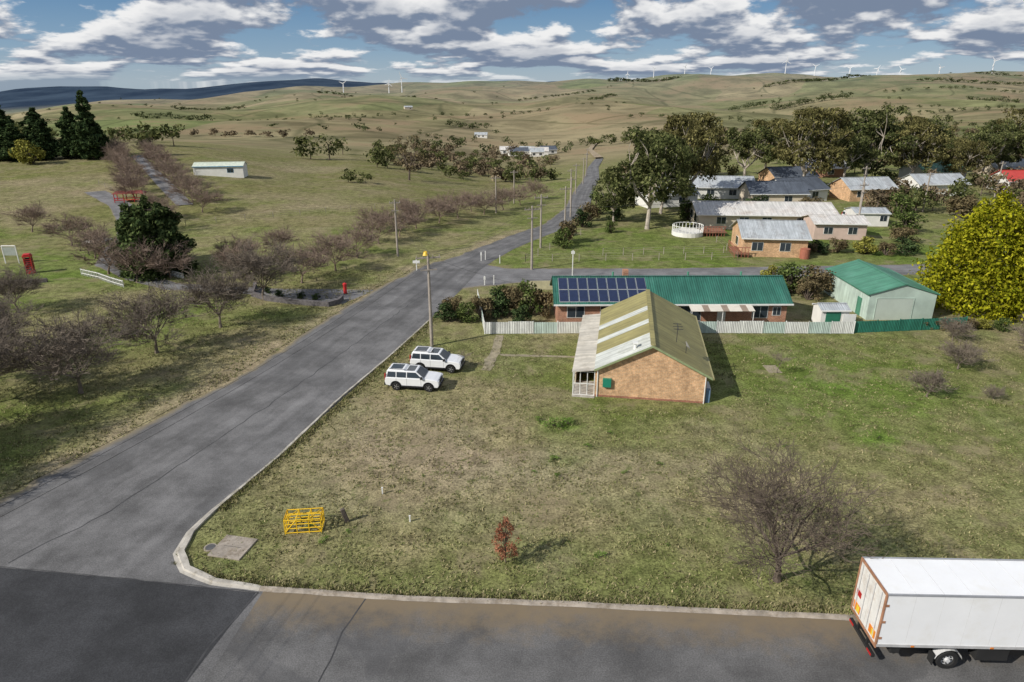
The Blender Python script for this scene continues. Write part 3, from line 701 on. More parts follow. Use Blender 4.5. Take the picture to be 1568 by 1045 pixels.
d=part(p,'satellite_dish',V,F,M('dish_grey',(.3,.3,.3),.4)); d.location=(-a+2.6,-2.9,4.15); d.rotation_euler=(radians(60),radians(-20),.4)
bars(p,'dish_arm',[((-a+2.6,-2.9,3.4),(-a+2.6,-2.9,4.15))],.03,dark)
boxes(p,'air_conditioner',[(-L/2+1.0,-L/2+1.9,-W/2-.55,-W/2-.1,.1,.9),(-L/2+2.4,-L/2+3.0,-W/2-.6,-W/2-.1,.1,.7)],M('ac_grey',(.55,.57,.57),.4))
boxes(p,'gas_box',[(-L/2+.2,-L/2+.7,-W/2-.4,-W/2-.05,0,1.1)],M('box_blue',(.12,.2,.3),.5))
p=gable('green_roof_house',17.4,74.0,0.5,25,6.8,2.75,4.6,br_red,r_green,.45,
  wins=[(-10.5,1,1.8,1.2,-1),(-7,1,1.6,1.2,-1),(-3.5,1,1.6,1.2,-1),(9.6,.9,1.6,1.3,-1),(11.4,1.2,.8,.9,-1),(2,0.6,2.2,1.6,-1)],doors=[(5.4,.9,-1)])
sl=(4.6-2.75)/3.4
pan=M('solar_panel',(.018,.028,.07),.15,.15,3,spec=.7)
PV=[];PF_=[];FV=[];FF=[]
for r_ in range(2):
    for c_ in range(9):
        x0=-12.3+c_*1.08; y0=-3.55+r_*1.66
        for (V,F,e,hh) in((FV,FF,0,.12),(PV,PF_,.035,.14)):
            s=len(V); xa,xb,ya,yb=x0+e,x0+1.02-e,y0+e,y0+1.6-e
            for zz in(.09,hh):
                for (xx,yy) in((xa,ya),(xb,ya),(xb,yb),(xa,yb)): V.append((xx,yy,4.6+yy*sl+zz))
            F+= [tuple(s+i for i in f) for f in BF]
part(p,'solar_frames',FV,FF,M('alu',(.4,.4,.42),.35)); part(p,'solar_panels',PV,PF_,pan)
for i in range(10):
    x0=1.6+i*.68; V=[(x0,-5.2,2.2),(x0+.676,-5.2,2.2),(x0+.676,-3.9,2.5),(x0,-3.9,2.5)]
    part(p,'awning_sheet',V+[(v[0],v[1],v[2]+.04) for v in V],BF,M('awning_cream',(.62,.58,.5),.6,.08) if i%3!=2 else M('awning_brown',(.28,.22,.17),.6))
bars(p,'awning_posts',[((1.7,-5.1,0),(1.7,-5.1,2.2)),((5,-5.1,0),(5,-5.1,2.2)),((8.3,-5.1,0),(8.3,-5.1,2.2))],.04,white)
for xx in(-6,2.5,8.5): cyl(p,'roof_vent',(xx,.8,4.1),(xx,.8,4.95),.12,.12,r_green2)
boxes(p,'chimney',[(-4.9,-4.3,.5,1.1,3.8,5.2)],br_red)
p=gable('green_shed',43.4,78,90,11,7.4,3.0,4.1,w_lg,r_green2,.15,trim=r_green2,ends=[])
boxes(p,'roller_door',[(-5.53,-5.502,-1.2,2.8,0,2.5)],M('roller',(.46,.52,.46),.5,.05,1)); boxes(p,'door_frame',[(-5.56,-5.503,2.84,2.9,0,2.56),(-5.56,-5.503,-1.3,-1.24,0,2.56),(-5.56,-5.503,-1.24,2.84,2.5,2.56)],w_lg)
boxes(p,'side_door',[(-4,-3,3.703,3.74,0,2.05)],r_green2)
p=gable('garden_shed',35,71.2,0,3.0,2.2,1.9,2.3,w_white,r_grey,.1,trim=white); boxes(p,'door',[(-1.0,.6,-1.14,-1.102,0,1.8)],M('door_green',(.03,.16,.1),.5)); boxes(p,'side_panel',[(.8,2.2,-1.3,-1.2,0,1.5)],white)
fw=M('fence_white',(.66,.67,.64),.6,.12,1.2,0,0,.18); fg2=M('fence_mint',(.46,.56,.51),.6,.12,1.2,0,0,.18); fgd=M('fence_green',(.03,.17,.12),.6,.12,1,0,0,.18)
def fence(name,x0,y0,x1,y1,h,mats,pw=2.35,post=None):
    p=root(name,x0,y0,math.degrees(atan2(y1-y0,x1-x0))); Ln=sqrt((x1-x0)**2+(y1-y0)**2); n=max(1,int(Ln/pw)); w=Ln/n
    for i in range(n):
        g=H(x0+(x1-x0)*(i+.5)/n,y0+(y1-y0)*(i+.5)/n)-p.location.z
        box(p,'panel',i*w+.05,(i+1)*w-.05,-.02,.02,g+.03,g+h*rnd.uniform(.94,1.03),mats[i%len(mats)])
    boxes(p,'posts',[(i*w-.045,i*w+.045,-.04,.04,0,h+.06) for i in range(n+1)],post or mats[0])
    return p
fence('fence',-2.9,67.9,7.4,68.1,1.35,[fw,fw,fg2,fw]); fence('fence',16.9,68.2,36.2,68.0,1.35,[fw,fg2,fw,fw,fg2]); fence('fence',36.3,68.2,49,69.6,1.35,[fgd])
fence('fence',-2.9,68,-4.2,80,1.3,[fw,fg2]); fence('fence',2,84.2,6.5,84.4,1.2,[M('fence_straw',(.5,.46,.3),.7)])
W2=[(-3,1,1.6,1.2,-1),(2,1,1.6,1.2,-1)]
gable('orange_brick_house',40.3,106,-6,9.5,8.5,3.0,4.8,br_or,r_grey,.4,wins=[(-2.6,1,1.6,1.2,-1),(1.5,1,1.5,1.2,-1)],ends=[(0,1,1.5,1.2,-1),(-2.5,1,1.2,1.2,1)])
p=root('timber_deck',34.0,103.5,-6); boxes(p,'floor',[(0,2.2,-2,3,.5,.62)],M('timber',(.25,.13,.08),.8)); bars(p,'rails',[((x,-2,.0),(x,-2,1.6)) for x in(0,.5,1,1.5,2.0)]+[((0,-2,1.6),(2.2,-2,1.6)),((0,-2,1.6),(0,3,1.6))]+[((0,y_,0),(0,y_,1.6)) for y_ in(-1,0,1,2,3)],.05,M('rail_red',(.3,.1,.07),.7))
p=root('water_tank',44.2,101,0); cyl(p,'shell',(0,0,0),(0,0,1.5),.7,.7,M('tank_red',(.33,.12,.08),.6),18); cyl(p,'lid',(0,0,1.5),(0,0,1.62),.72,.2,M('tank_red',(.33,.12,.08),.6),18)
gable('long_white_roof_house',46,127,-4,24,10,2.8,4.2,w_cream,r_white,.6,wins=[(-8,1,1.6,1.2,-1),(-4,1,1.6,1.2,-1),(0,1,1.6,1.2,-1),(6,1,1.6,1.2,-1)],ends=[(-2,.9,2,1.4,-1),(2,.9,2,1.4,-1)])
gable('pink_cottage',55.5,117,-4,8.5,6,2.8,3.6,w_pink,r_white,.4,wins=[(-2,1,1.4,1.1,-1),(2,1,1.4,1.1,-1)])
gable('grey_roof_house',33.5,150,10,11,8,2.8,4.4,w_white,r_grey,.4,wins=[(-2,1,1.4,1.1,-1),(2,1,1.4,1.1,-1)])
gable('dark_roof_house',57,151,0,12,8,2.8,4.8,w_cream,r_dk,.4,wins=W2)
gable('grey_roof_house',64,157,20,11,9,2.8,4.9,w_white,r_dk,.4,wins=W2)
gable('grey_roof_house',49,163,-5,14,9,2.8,4.7,w_white,r_grey,.4,wins=W2)
gable('grey_shed',66.5,128,-4,6,5,2.4,3.0,w_white,r_grey,.2,wins=[(2,1,1.2,1,-1)])
gable('white_cottage',100,165,6,12,8,2.8,4.6,w_white,r_grey,.4,wins=W2)
gable('white_cottage',112,186,15,13,9,3,5.2,w_white,r_green2,.4,wins=W2)
gable('red_roof_house',124,170,0,10,8,2.8,4.8,w_white,r_red,.4,wins=W2)
gable('brick_cottage',80,158,8,11,8,2.8,4.7,br_or,r_grey,.4,wins=W2); gable('brick_cottage',88,200,-8,12,8,2.8,4.7,br_red,r_white,.4,wins=W2); gable('brick_cottage',72,182,12,12,8,2.8,4.8,br_or,r_dk,.4,wins=W2)
gable('grey_roof_house',140,196,-8,13,9,2.8,4.8,w_cream,r_grey,.4,wins=W2)
for (x,yy,yw,l,w_,rf) in [(4,446,10,12,8,r_dk),(10,462,-20,10,8,r_grey),(17,440,0,11,7,r_white),(23,455,15,10,8,r_dk),(-3,470,0,10,7,r_white),(15,428,5,8,6,r_grey),(-30,690,0,12,8,r_grey)]:
    gable('village_house',x,yy,yw,l,w_,3,5,w_white,rf,.3,wins=[(-2,1,1.6,1.2,-1),(2,1,1.6,1.2,-1)])
gable('farm_shed',-180,1250,20,14,8,4,6,w_cream,r_grey,.3,wins=[(3,1,2,1.5,-1)])
gable('white_shed',-77.5,186,8,12.5,5,2.6,3.4,w_white,M('roof_pale',(.55,.6,.5),.5),.2,wins=[(3,1,1.5,1,-1)],trim=M('trim_blue',(.05,.25,.45),.5)); 
p=root('round_deck',30.6,118,0); cyl(p,'base',(0,0,0),(0,0,.7),2.7,2.7,w_white,24); bars(p,'balustrade',[((cos(t)*2.6,sin(t)*2.6,.7),(cos(t)*2.6,sin(t)*2.6,1.7)) for t in [2*pi*i/26 for i in range(26)]]+[((cos(2*pi*i/26)*2.6,sin(2*pi*i/26)*2.6,1.7),(cos(2*pi*(i+1)/26)*2.6,sin(2*pi*(i+1)/26)*2.6,1.7)) for i in range(26)],.06,white)
boxes(p,'deck_floor',[(2.4,6.4,-1.6,2.4,.6,.75)],M('timber',(.25,.13,.08),.8)); bars(p,'deck_rails',[((2.5+k*.5,-1.5,0),(2.5+k*.5,-1.5,1.7)) for k in range(8)]+[((2.5,-1.5,1.7),(6.3,-1.5,1.7))],.05,M('rail_red',(.3,.1,.07),.7))
rd=M('red_paint',(.5,.03,.03),.5,.1)
p=root('red_shelter',-82,148,15); bars(p,'posts',[((x,y_,0),(x,y_,1.8)) for x in(-2.8,-1,1,2.8) for y_ in(-1.2,1.2)]+[((-2.8,-1.2,.9),(2.8,-1.2,.9)),((-2.8,-1.2,.5),(2.8,-1.2,.5))],.09,rd)
V=[(-3.2,-1.6,1.8),(3.2,-1.6,1.8),(3.2,1.6,1.8),(-3.2,1.6,1.8),(-2.4,0,2.3),(2.4,0,2.3)]; part(p,'roof',V,[(0,1,5,4),(1,2,5),(2,3,4,5),(3,0,4),(3,2,1,0)],M('roof_dull_red',(.22,.06,.05),.6,.15))
def lowwall(name,P,h,w,mat):
    V=[];F=[];Q=[Vector(q) for q in P]
    for i,q in enumerate(Q):
        d=(Q[min(i+1,len(Q)-1)]-Q[max(i-1,0)]).normalized(); n=Vector((-d.y,d.x))*w/2
        for s in(-1,1):
            for z in(0,h): e=q+n*s; V.append((e.x,e.y,H(e.x,e.y)+z))
    for i in range(len(Q)-1):
        b0=4*i; F+= [(b0,b0+1,b0+5,b0+4),(b0+3,b0+2,b0+6,b0+7),(b0+1,b0+3,b0+7,b0+5)]
    F+= [(0,2,3,1),(4*len(Q)-4,4*len(Q)-3,4*len(Q)-1,4*len(Q)-2)]
    return mkobj(name,mkmesh(name,V,F,[mat]))
def picket(name,P,h,mat,st=.35):
    V=[];F=[]
    for k in range(len(P)-1):
        a=Vector(P[k]);b_=Vector(P[k+1]); n=int((b_-a).length/st)
        for i in range(n+1):
            q=a.lerp(b_,i/n); z=H(q.x,q.y); tube(V,F,(q.x,q.y,z),(q.x,q.y,z+h),.06,.05,4,True)
        for zz in(.3,.85): tube(V,F,(a.x,a.y,H(a.x,a.y)+h*zz),(b_.x,b_.y,H(b_.x,b_.y)+h*zz),.05,.05,4)
    mkobj(name,mkmesh(name,V,F,[mat]))
picket('white_picket_fence',[(-59.5,91.5),(-56,89.5),(-53,87.2),(-50.5,85.5)],.95,white); picket('white_picket_fence',[(-50,94.5),(-47.5,91.5),(-44.5,89.5)],.8,white)
lowwall('stone_garden_wall',[(-33.5,86),(-32.3,81.5),(-30,79.8),(-28,79),(-25.5,78.2),(-23.6,77.7),(-21.8,77.4),(-20.9,78.5),(-20.8,80)],.6,.4,M('bluestone',(.12,.11,.11),.9,.4,3))
lowwall('stone_garden_wall',[(-62,88),(-70,86),(-80,86)],.5,.4,M('bluestone',(.12,.11,.11),.9,.4,3))
for (x,yy) in [(-29,81.5),(-26,80.6),(-24,80),(-31,83)]: sh(3,x,yy,1.3,1.0)
# ------------------------------------------------------------ street furniture
p=root('red_telephone_box',-67.2,92.6,20)
boxes(p,'base',[(-.48,.48,-.48,.48,0,.15)],rd); boxes(p,'corner_posts',[(x,x+.12,y_,y_+.12,.15,2.35) for x in(-.46,.34) for y_ in(-.46,.34)],rd)
boxes(p,'glazing',[(-.34,.34,-.42,.42,.5,2.1),(-.42,.42,-.34,.34,.5,2.1)],M('booth_glass',(.05,.03,.03),.5,.1)); boxes(p,'kick_panels',[(-.34,.34,-.44,.44,.15,.5),(-.44,.44,-.34,.34,.15,.5)],rd)
boxes(p,'glazing_bars',[(-.34,.34,-.46,-.42,.15+k*.3,.25+k*.3) for k in range(7)]+[(-.46,-.42,-.34,.34,.15+k*.3,.25+k*.3) for k in range(7)]+[(.42,.46,-.34,.34,.15+k*.3,.25+k*.3) for k in range(7)],rd)
box(p,'cornice',-.52,.52,-.52,.52,2.35,2.55,rd,.03); box(p,'dome',-.44,.44,-.44,.44,2.551,2.75,rd,.09)
p=root('red_pillar_box',-21.0,82.6); cyl(p,'body',(0,0,.1),(0,0,1.25),.22,.22,rd,16); cyl(p,'plinth',(0,0,0),(0,0,.1),.27,.27,dark,16); cyl(p,'cap',(0,0,1.25),(0,0,1.33),.28,.26,rd,16); cyl(p,'dome',(0,0,1.33),(0,0,1.45),.24,.06,rd,16); boxes(p,'slot',[(-.1,.1,-.235,-.2,1.0,1.04)],dark)
p=root('park_sign',-73.5,98,0); bars(p,'frame',[((-1,0,0),(-1,0,2.6)),((1,0,0),(1,0,2.6)),((-1,0,2.6),(1,0,2.6))],.08,white); boxes(p,'board',[(-.9,.9,-.04,.04,1.2,2.4)],M('sign_board',(.3,.33,.3),.6))
p=root('picnic_shelter',-64,104,10); bars(p,'posts',[((x,y_,0),(x,y_,2)) for x in(-1.2,1.2) for y_ in(-1,1)],.07,dark); boxes(p,'roof',[(-1.6,1.6,-1.4,1.4,2,2.1)],w_white); boxes(p,'table',[(-.9,.9,-.35,.35,.7,.76),(-.2,.2,-.1,.1,0,.7)],M('timber',(.25,.13,.08),.8))
wood=M('pole_wood',(.33,.29,.25),.9,.2,2)
def pole(x,y,h,arm=2.2,lamp=False,yaw=15,nm='power_pole'):
    p=root(nm,x,y,yaw); cyl(p,'mast',(0,0,-.3),(0,0,h),.18,.12,wood,10)
    boxes(p,'crossarm',[(-arm/2,arm/2,-.07,.07,h-.55,h-.42)],wood)
    if h>8: boxes(p,'crossarm_lower',[(-arm/3,arm/3,-.18,-.12,h-1.7,h-1.58)],wood)
    V=[];F=[]
    for t in(-.46,-.2,.2,.46): tube(V,F,(arm*t,0,h-.42),(arm*t,0,h-.2),.05,.03,6,True)
    part(p,'insulators',V,F,M('porcelain',(.35,.3,.27),.3))
    if lamp:
        bars(p,'lamp_arm',[((0,0,h-.1),(-.35,-1.0,h+.25))],.035,dark); 
        V=[];F=[]; tube(V,F,(-.35,-.9,h+.28),(-.42,-1.35,h+.32),.1,.2,10,True); tube(V,F,(-.42,-1.35,h+.12),(-.42,-1.35,h+.42),.28,.1,12,True); part(p,'lamp_head',V,F,M('lamp_yellow',(.75,.5,.06),.4))
    return Vector((x,y,H(x,y)+h-.3))
POL=[pole(-8.1,64.4,9.6,2.4,True),pole(2.8,94.5,9.0),pole(4.6,108,8.5),pole(9.5,122,8)]
pole(-17.5,102.5,8.6,1.6); pole(-3.5,150,8); 
for (x,yy,h) in [(12,140,8),(14,165,8),(17,185,8),(22,215,8),(26,245,8),(31,290,8),(60,118,9),(72,142,9),(84,140,8),(0.5,170,8),(112,160,8)]: pole(x,yy,h,1.8)
wm=M('wire',(.03,.03,.03),.5)
def wires(a,b,n=3,sag=.9):
    V=[];F=[]
    for k in range(n):
        o=(k-(n-1)/2)*.8; q=None
        for i in range(13):
            t=i/12; c=a.lerp(b,t)+Vector((o,0,-sag*4*t*(1-t)))
            if q is not None: tube(V,F,q,c,.011,.011,3)
            q=c
    mkobj('power_line',mkmesh('power_line',V,F,[wm]))
wires(POL[0],POL[1]); wires(POL[1],POL[2]); wires(POL[2],POL[3]); wires(POL[0],Vector((-24,15,9.3)),3,1.2); wires(POL[1],Vector((60,118,8.7)),2)
wires(Vector((60,118,8.7)),Vector((72,142,8.7)),2); wires(POL[0],Vector((-17.5,102.5,8.3)),2,.8); wires(POL[0],Vector((6,71,3.6)),1,.5)
def post(nm,x,y,h,w,mat,plate=None):
    p=root(nm,x,y,0); boxes(p,'post',[(-w,w,-w,w,0,h)],mat)
    boxes(p,'cap',[(-w*1.3,w*1.3,-w*1.3,w*1.3,h,h+.03)],mat)
    if plate: boxes(p,'plate',[(-plate,plate,-w-.02,-w-.001,h-.45,h-.05)],white)
for (x,yy,h,pl) in [(-3.6,86.5,1.2,.12),(-2.4,86.8,1.2,.0),(-4.6,99.5,1.3,.12),(-1.8,98,1.2,.0),(-13.5,94,1.5,.5),(8.2,90,3.8,.25),(-4,100.2,1.3,0)]: post('road_marker_post',x,yy,h,.06,white,pl or None)
post('white_peg',-8.4,37.9,.45,.04,white); post('white_peg',-6.2,34.9,.4,.04,white)
p=root('timber_bollard',-10.0,34.9,20); o=box(p,'stump',-.13,.13,-.1,.1,-.1,1.0,M('old_timber',(.11,.09,.075),.9,.4,6,.03),.03); o.rotation_euler=(0,radians(-14),0)
def wfence(x0,y0,x1,y1,sp=4.0,h=1.1):
    n=int(sqrt((x1-x0)**2+(y1-y0)**2)/sp); V=[];F=[];pr=None
    for i in range(n+1):
        t=i/n;x=x0+(x1-x0)*t;y_=y0+(y1-y0)*t;z=H(x,y_); tube(V,F,(x,y_,z),(x,y_,z+h),.05,.05,5,True)
        if pr:
            for k in(.4,.7,1.0): tube(V,F,(pr[0],pr[1],pr[2]+k*h),(x,y_,z+k*h),.01,.01,3)
        pr=(x,y_,z)
    mkobj('wire_fence',mkmesh('wire_fence',V,F,[wood]))
wfence(2,99,34,100.5); wfence(2,99,12,118); wfence(-60,125,-20,150,5); wfence(-20,150,3,175,5); wfence(34,100.5,34,112); wfence(14,103,33,104.5,3); wfence(-100,168,-60,125,5)
p=root('yellow_cage',-12.4,34.3,6); sg=[]
for x in [-1.05,-.35,.35,1.05]:
    for y_ in(-.55,.55): sg.append(((x,y_,0),(x,y_,.95)))
    sg.append(((x,-.55,.95),(x,.55,.95)))
for z in(.08,.38,.66,.95):
    for y_ in(-.55,.55): sg.append(((-1.05,y_,z),(1.05,y_,z)))
    for x in(-1.05,1.05): sg.append(((x,-.55,z),(x,.55,z)))
sg+= [((-1.05,0,.95),(1.05,0,.95)),((-1.05,-.55,.95),(-.35,.55,.95)),((.35,-.55,.95),(1.05,.55,.95)),((-1.05,-.55,.1),(-.35,-.55,.95)),((.35,-.55,.95),(1.05,-.55,.1)),((-1.05,0,.0),(-1.05,0,.95)),((1.05,0,0),(1.05,0,.95))]
bars(p,'frame',sg,.033,M('yellow_paint',(.78,.5,.02),.45,.1))
p=root('drain_cover',-16.0,32.4,-12); box(p,'slab',-1.0,1.0,-.95,.95,-.02,.08,conc2,.02); boxes(p,'lid_gap',[(-.6,.6,-.012,.012,.0805,.083)],dark)
p=root('manhole_cover',-17.3,32.4,0); cyl(p,'ring',(0,0,0),(0,0,.05),.36,.36,conc2,20); cyl(p,'lid',(0,0,.05),(0,0,.065),.27,.27,M('iron',(.1,.1,.1),.6),20)
opath=M('old_path',(.29,.25,.175),.95,.3,2,dirt=(.2,.19,.09))
ribbon('footpath',[(-1.2,62),(8.2,61.2)],.5,opath,.02,.15); ribbon('footpath',[(-1.3,67.5),(-1.6,63),(-2.4,58.2)],.9,opath,.024,.15)
p=root('concrete_pad',24.2,58.2,0); box(p,'slab',-.6,.6,-.7,1.1,-.02,.04,opath)

# ------------------------------------------------------------ vehicles
carw=M('car_white',(.78,.79,.8),.25,.03,1,spec=.5,coat=.6); rub=M('tyre',(.02,.02,.02),.8); hub=M('alloy',(.4,.4,.42),.35,.1,2,0,.6); blk=M('black_plastic',(.02,.02,.022),.5); redl=M('tail_light',(.4,.02,.02),.2); hl=M('head_light',(.6,.62,.65),.1)
def wheel(p,x,y,r,w,side):
    V=[];F=[]; n=22
    for (yy,rr_) in((-w/2,r*.93),(-w/2+.03,r),(w/2-.03,r),(w/2,r*.93),(w/2,r*.62),(w/2-.04,r*.6)):
        for i in range(n): t=2*pi*i/n; V.append((x+cos(t)*rr_,y+side*yy,r+sin(t)*rr_))
    for k in range(5):
        for i in range(n): j=(i+1)%n; F.append((k*n+i,k*n+j,(k+1)*n+j,(k+1)*n+i))
    part(p,'tyre',V,F,rub)
    V=[];F=[]; yo=y+side*(w/2-.035)
    for i in range(5):
        t=2*pi*i/5; 
        for s in(-1,1): V.append((x+cos(t+s*.32)*.05,yo+side*.02,r+sin(t+s*.32)*.05))
        for s in(1,-1): V.append((x+cos(t+s*.2)*r*.6,yo+side*.01,r+sin(t+s*.2)*r*.6))
        F.append((4*i,4*i+1,4*i+2,4*i+3))
    part(p,'spokes',V,F,hub); cyl(p,'rim_back',(x,yo-side*.06,r),(x,yo-side*.01,r),r*.6,r*.6,blk,20); cyl(p,'hub',(x,yo,r),(x,yo+side*.03,r),r*.14,r*.14,hub,10)
def suv(nm,x,y,yaw):
    p=root(nm,x,y,yaw)
    def arc(cx,r,n=9): return [(cx+cos(pi*k/n)*r*-1,.42+sin(pi*k/n)*r) for k in range(n+1)]
    prof=[(-2.32,.5)]+arc(-1.42,.46)+arc(1.45,.46)+[(2.25,.42),(2.36,.6),(2.36,.85),(2.27,1.06),(1.9,1.14),(1.1,1.2),(-2.36,1.2),(-2.4,.8)]
    prof=[(a_,max(b_,.38)) for a_,b_ in prof]
    n=len(prof); V=[(a_,-.94,b_) for a_,b_ in prof]+[(a_,.94,b_) for a_,b_ in prof]
    F=[tuple(range(n)),tuple(range(2*n-1,n-1,-1))]+[((i+1)%n,i,n+i,n+(i+1)%n) for i in range(n)]
    part(p,'body',V,F,carw,.05)
    def frus(nm,a0,a1,w0,z0,b0,b1,w1,z1,mat,bev=.04):
        V=[(a0,-w0,z0),(a1,-w0,z0),(a1,w0,z0),(a0,w0,z0),(b0,-w1,z1),(b1,-w1,z1),(b1,w1,z1),(b0,w1,z1)]; return part(p,nm,V,BF,mat,bev)
    frus('cabin',-2.34,1.1,.9,1.19,-2.2,.35,.76,1.78,carw); frus('rear_roof',-2.16,-.55,.75,1.77,-2.08,-.75,.7,1.88,carw,.04)
    for s in(-1,1):
        V=[];F=[]
        def P(xf,z):
            w=.9+(.76-.9)*(z-1.19)/.59; return (xf,s*(w+.012),z)
        for (a0,a1,b0,b1) in[(-2.2,-1.42,-2.1,-1.42),(-1.34,-.5,-1.34,-.5),(-.42,.86,-.42,.34)]:
            i=len(V); V+=[P(a0,1.24),P(a1,1.24),P(b1,1.7),P(b0,1.7)]; F.append((i,i+1,i+2,i+3))
        part(p,'side_windows',V,F,glass)
        boxes(p,'mirror',[(.78,.95,s*1.02-.1,s*1.02+.1,1.2,1.38)],blk)
        bars(p,'roof_rail',[((-2.0,s*.68,1.93),(.1,s*.68,1.85))],.022,blk)
        boxes(p,'sill',[(-.94,.97,min(s*.94,s*.97),max(s*.94,s*.97),.38,.52)],blk)
        boxes(p,'door_gaps',[(x_,x_+.015,min(s*.94,s*.943),max(s*.94,s*.943),.55,1.18) for x_ in(-1.38,-.46,.8)],dark)
        for cx_ in(-1.42,1.45):
            V=[];F=[]
            for k in range(11):
                t=pi*k/10
                for r_ in(.45,.5): 
                    for yy in(.93,.96): V.append((cx_+cos(t)*r_,s*yy,.42+sin(t)*r_))
            for k in range(10):
                b0=4*k; F+= [(b0+1,b0+3,b0+7,b0+5),(b0+2,b0+6,b0+7,b0+3),(b0,b0+4,b0+5,b0+1)]
            part(p,'wheel_arch',V,F,blk)
            wheel(p,cx_,s*.82,.38,.25,s)
        boxes(p,'tail_lights',[(-2.39,-2.3,min(s*.78,s*.93),max(s*.78,s*.93),.95,1.55)],redl)
        boxes(p,'head_lights',[(2.28,2.35,min(s*.6,s*.9),max(s*.6,s*.9),.82,1.02)],hl)
    part(p,'windscreen',[(1.06,-.8,1.24),(1.06,.8,1.24),(.415,.7,1.73),(.415,-.7,1.73)],[(0,1,2,3)],glass)
    part(p,'rear_window',[(-2.345,-.75,1.26),(-2.345,.75,1.26),(-2.235,.68,1.7),(-2.235,-.68,1.7)],[(3,2,1,0)],glass)
    boxes(p,'grille',[(2.3,2.385,-.5,.5,.72,1.0)],blk); boxes(p,'front_bumper',[(2.3,2.44,-.85,.85,.42,.62)],blk); boxes(p,'rear_bumper',[(-2.47,-2.3,-.88,.88,.45,.66)],blk)
    boxes(p,'sunroof',[(-.5,.2,-.55,.55,1.782,1.795),(-1.95,-.9,-.5,.5,1.882,1.895)],glass); boxes(p,'underbody',[(-2.2,2.1,-.7,.7,.28,.5)],blk)
suv('parked_suv',-8.5,54.5,-7); suv('parked_suv',-6.9,58.6,-9)
suv('parked_suv',66,131,0)
tw=M('truck_white',(.82,.83,.84),.35,.03,.5,dirt=(.76,.755,.73)); rust=M('rusty_frame',(.33,.17,.1),.7,.3,3); chas=M('chassis_black',(.025,.025,.025),.6); orange=M('orange_board',(.7,.22,.03),.5); yel=M('yellow_board',(.75,.55,.05),.5)
p=root('box_truck',16.4,25.05,-1.6)
box(p,'cargo_box',0,8.6,-1.24,1.24,1.35,4.15,tw,.02)
alt=M('alu_trim',(.3,.31,.33),.4)
boxes(p,'roof_rails',[(-.02,8.62,-1.27,-1.2,4.12,4.2),(-.02,8.62,1.2,1.27,4.12,4.2)],alt)
boxes(p,'bottom_rails',[(-.02,8.62,-1.27,-1.2,1.28,1.42),(-.02,8.62,1.2,1.27,1.28,1.42)],M('alu_trim2',(.45,.45,.45),.4))
boxes(p,'panel_seams',[(k*1.22,k*1.22+.012,-1.2425,-1.2402,1.42,4.12) for k in range(1,7)]+[(k*1.22,k*1.22+.02,-1.2,1.2,4.1502,4.156) for k in range(1,7)],M('seam_grey',(.65,.65,.65),.5))
boxes(p,'rear_frame',[(-.06,-.002,-1.26,-1.14,1.2,4.19),(-.06,-.002,1.14,1.26,1.2,4.19),(-.06,-.002,-1.14,1.14,4.05,4.19),(-.06,-.002,-1.14,1.14,1.2,1.36)],rust)
boxes(p,'rear_doors',[(-.045,-.003,-1.13,-.01,1.37,4.04),(-.045,-.003,.01,1.13,1.37,4.04)],M('door_white',(.7,.69,.66),.4,.1,1.5,dirt=(.5,.42,.36)))
bars(p,'door_bars',[((-.08,-.3,1.4),(-.08,-.3,4.0)),((-.08,.3,1.4),(-.08,.3,4.0)),((-.08,-.9,1.4),(-.08,-.9,4.0)),((-.08,.9,1.4),(-.08,.9,4.0))],.02,M('alu_trim3',(.5,.5,.5),.4))
boxes(p,'marker_boards',[(-.075,-.048,.45,1.05,1.5,1.9),(-.075,-.048,-1.05,-.5,1.5,1.9)],orange); boxes(p,'marker_stripes',[(-.08,-.076,.5,.75,1.52,1.88),(-.08,-.076,-.95,-.75,1.52,1.88)],yel)
boxes(p,'warning_panels',[(-.07,-.048,.6,1.0,2.3,2.6)],redl)
boxes(p,'chassis',[(.1,11,-.5,-.35,.75,1.2),(.1,11,.35,.5,.75,1.2)],chas); boxes(p,'cross_members',[(.5+k*.9,.6+k*.9,-1.1,1.1,1.1,1.27) for k in range(9)],chas)
boxes(p,'rear_bumper',[(-.05,.1,-1.15,1.15,.55,.7),(0,.1,-.5,-.4,.55,1.2),(0,.1,.4,.5,.55,1.2)],chas); boxes(p,'tail_lights',[(-.07,-.052,-1.1,-.7,.57,.68),(-.07,-.052,.7,1.1,.57,.68)],redl)
boxes(p,'hinges',[(.0,.14,-1.262,-1.242,z,z+.12) for z in(1.7,2.6,3.5)],rust)
steel=M('white_wheel',(.55,.55,.55),.4,.1)
def twheel(x,y,s,r=.5,w=.28):
    V=[];F=[]; n=26
    for (yy,rr_) in((-w/2,r*.92),(-w/2+.04,r),(w/2-.04,r),(w/2,r*.92),(w/2,r*.6),(w/2-.08,r*.56)):
        for i in range(n): t=2*pi*i/n; V.append((x+cos(t)*rr_,y+s*yy,r+sin(t)*rr_))
    for k in range(5):
        for i in range(n): j=(i+1)%n; F.append((k*n+i,k*n+j,(k+1)*n+j,(k+1)*n+i))
    part(p,'tyre',V,F,rub); cyl(p,'rim',(x,y,r),(x,y+s*(w/2-.09),r),r*.57,r*.57,steel,24); cyl(p,'hub',(x,y+s*(w/2-.09),r),(x,y+s*(w/2+.02),r),r*.24,r*.2,steel,14)
    V=[];F=[]
    for i in range(8): t=2*pi*i/8; tube(V,F,(x+cos(t)*r*.4,y+s*(w/2-.1),r+sin(t)*r*.4),(x+cos(t)*r*.4,y+s*(w/2-.06),r+sin(t)*r*.4),.04,.04,6,True)
    part(p,'wheel_nuts',V,F,chas)
for xx in(3.35,9.9):
    for s in(-1,1): twheel(xx,s*1.08,s)
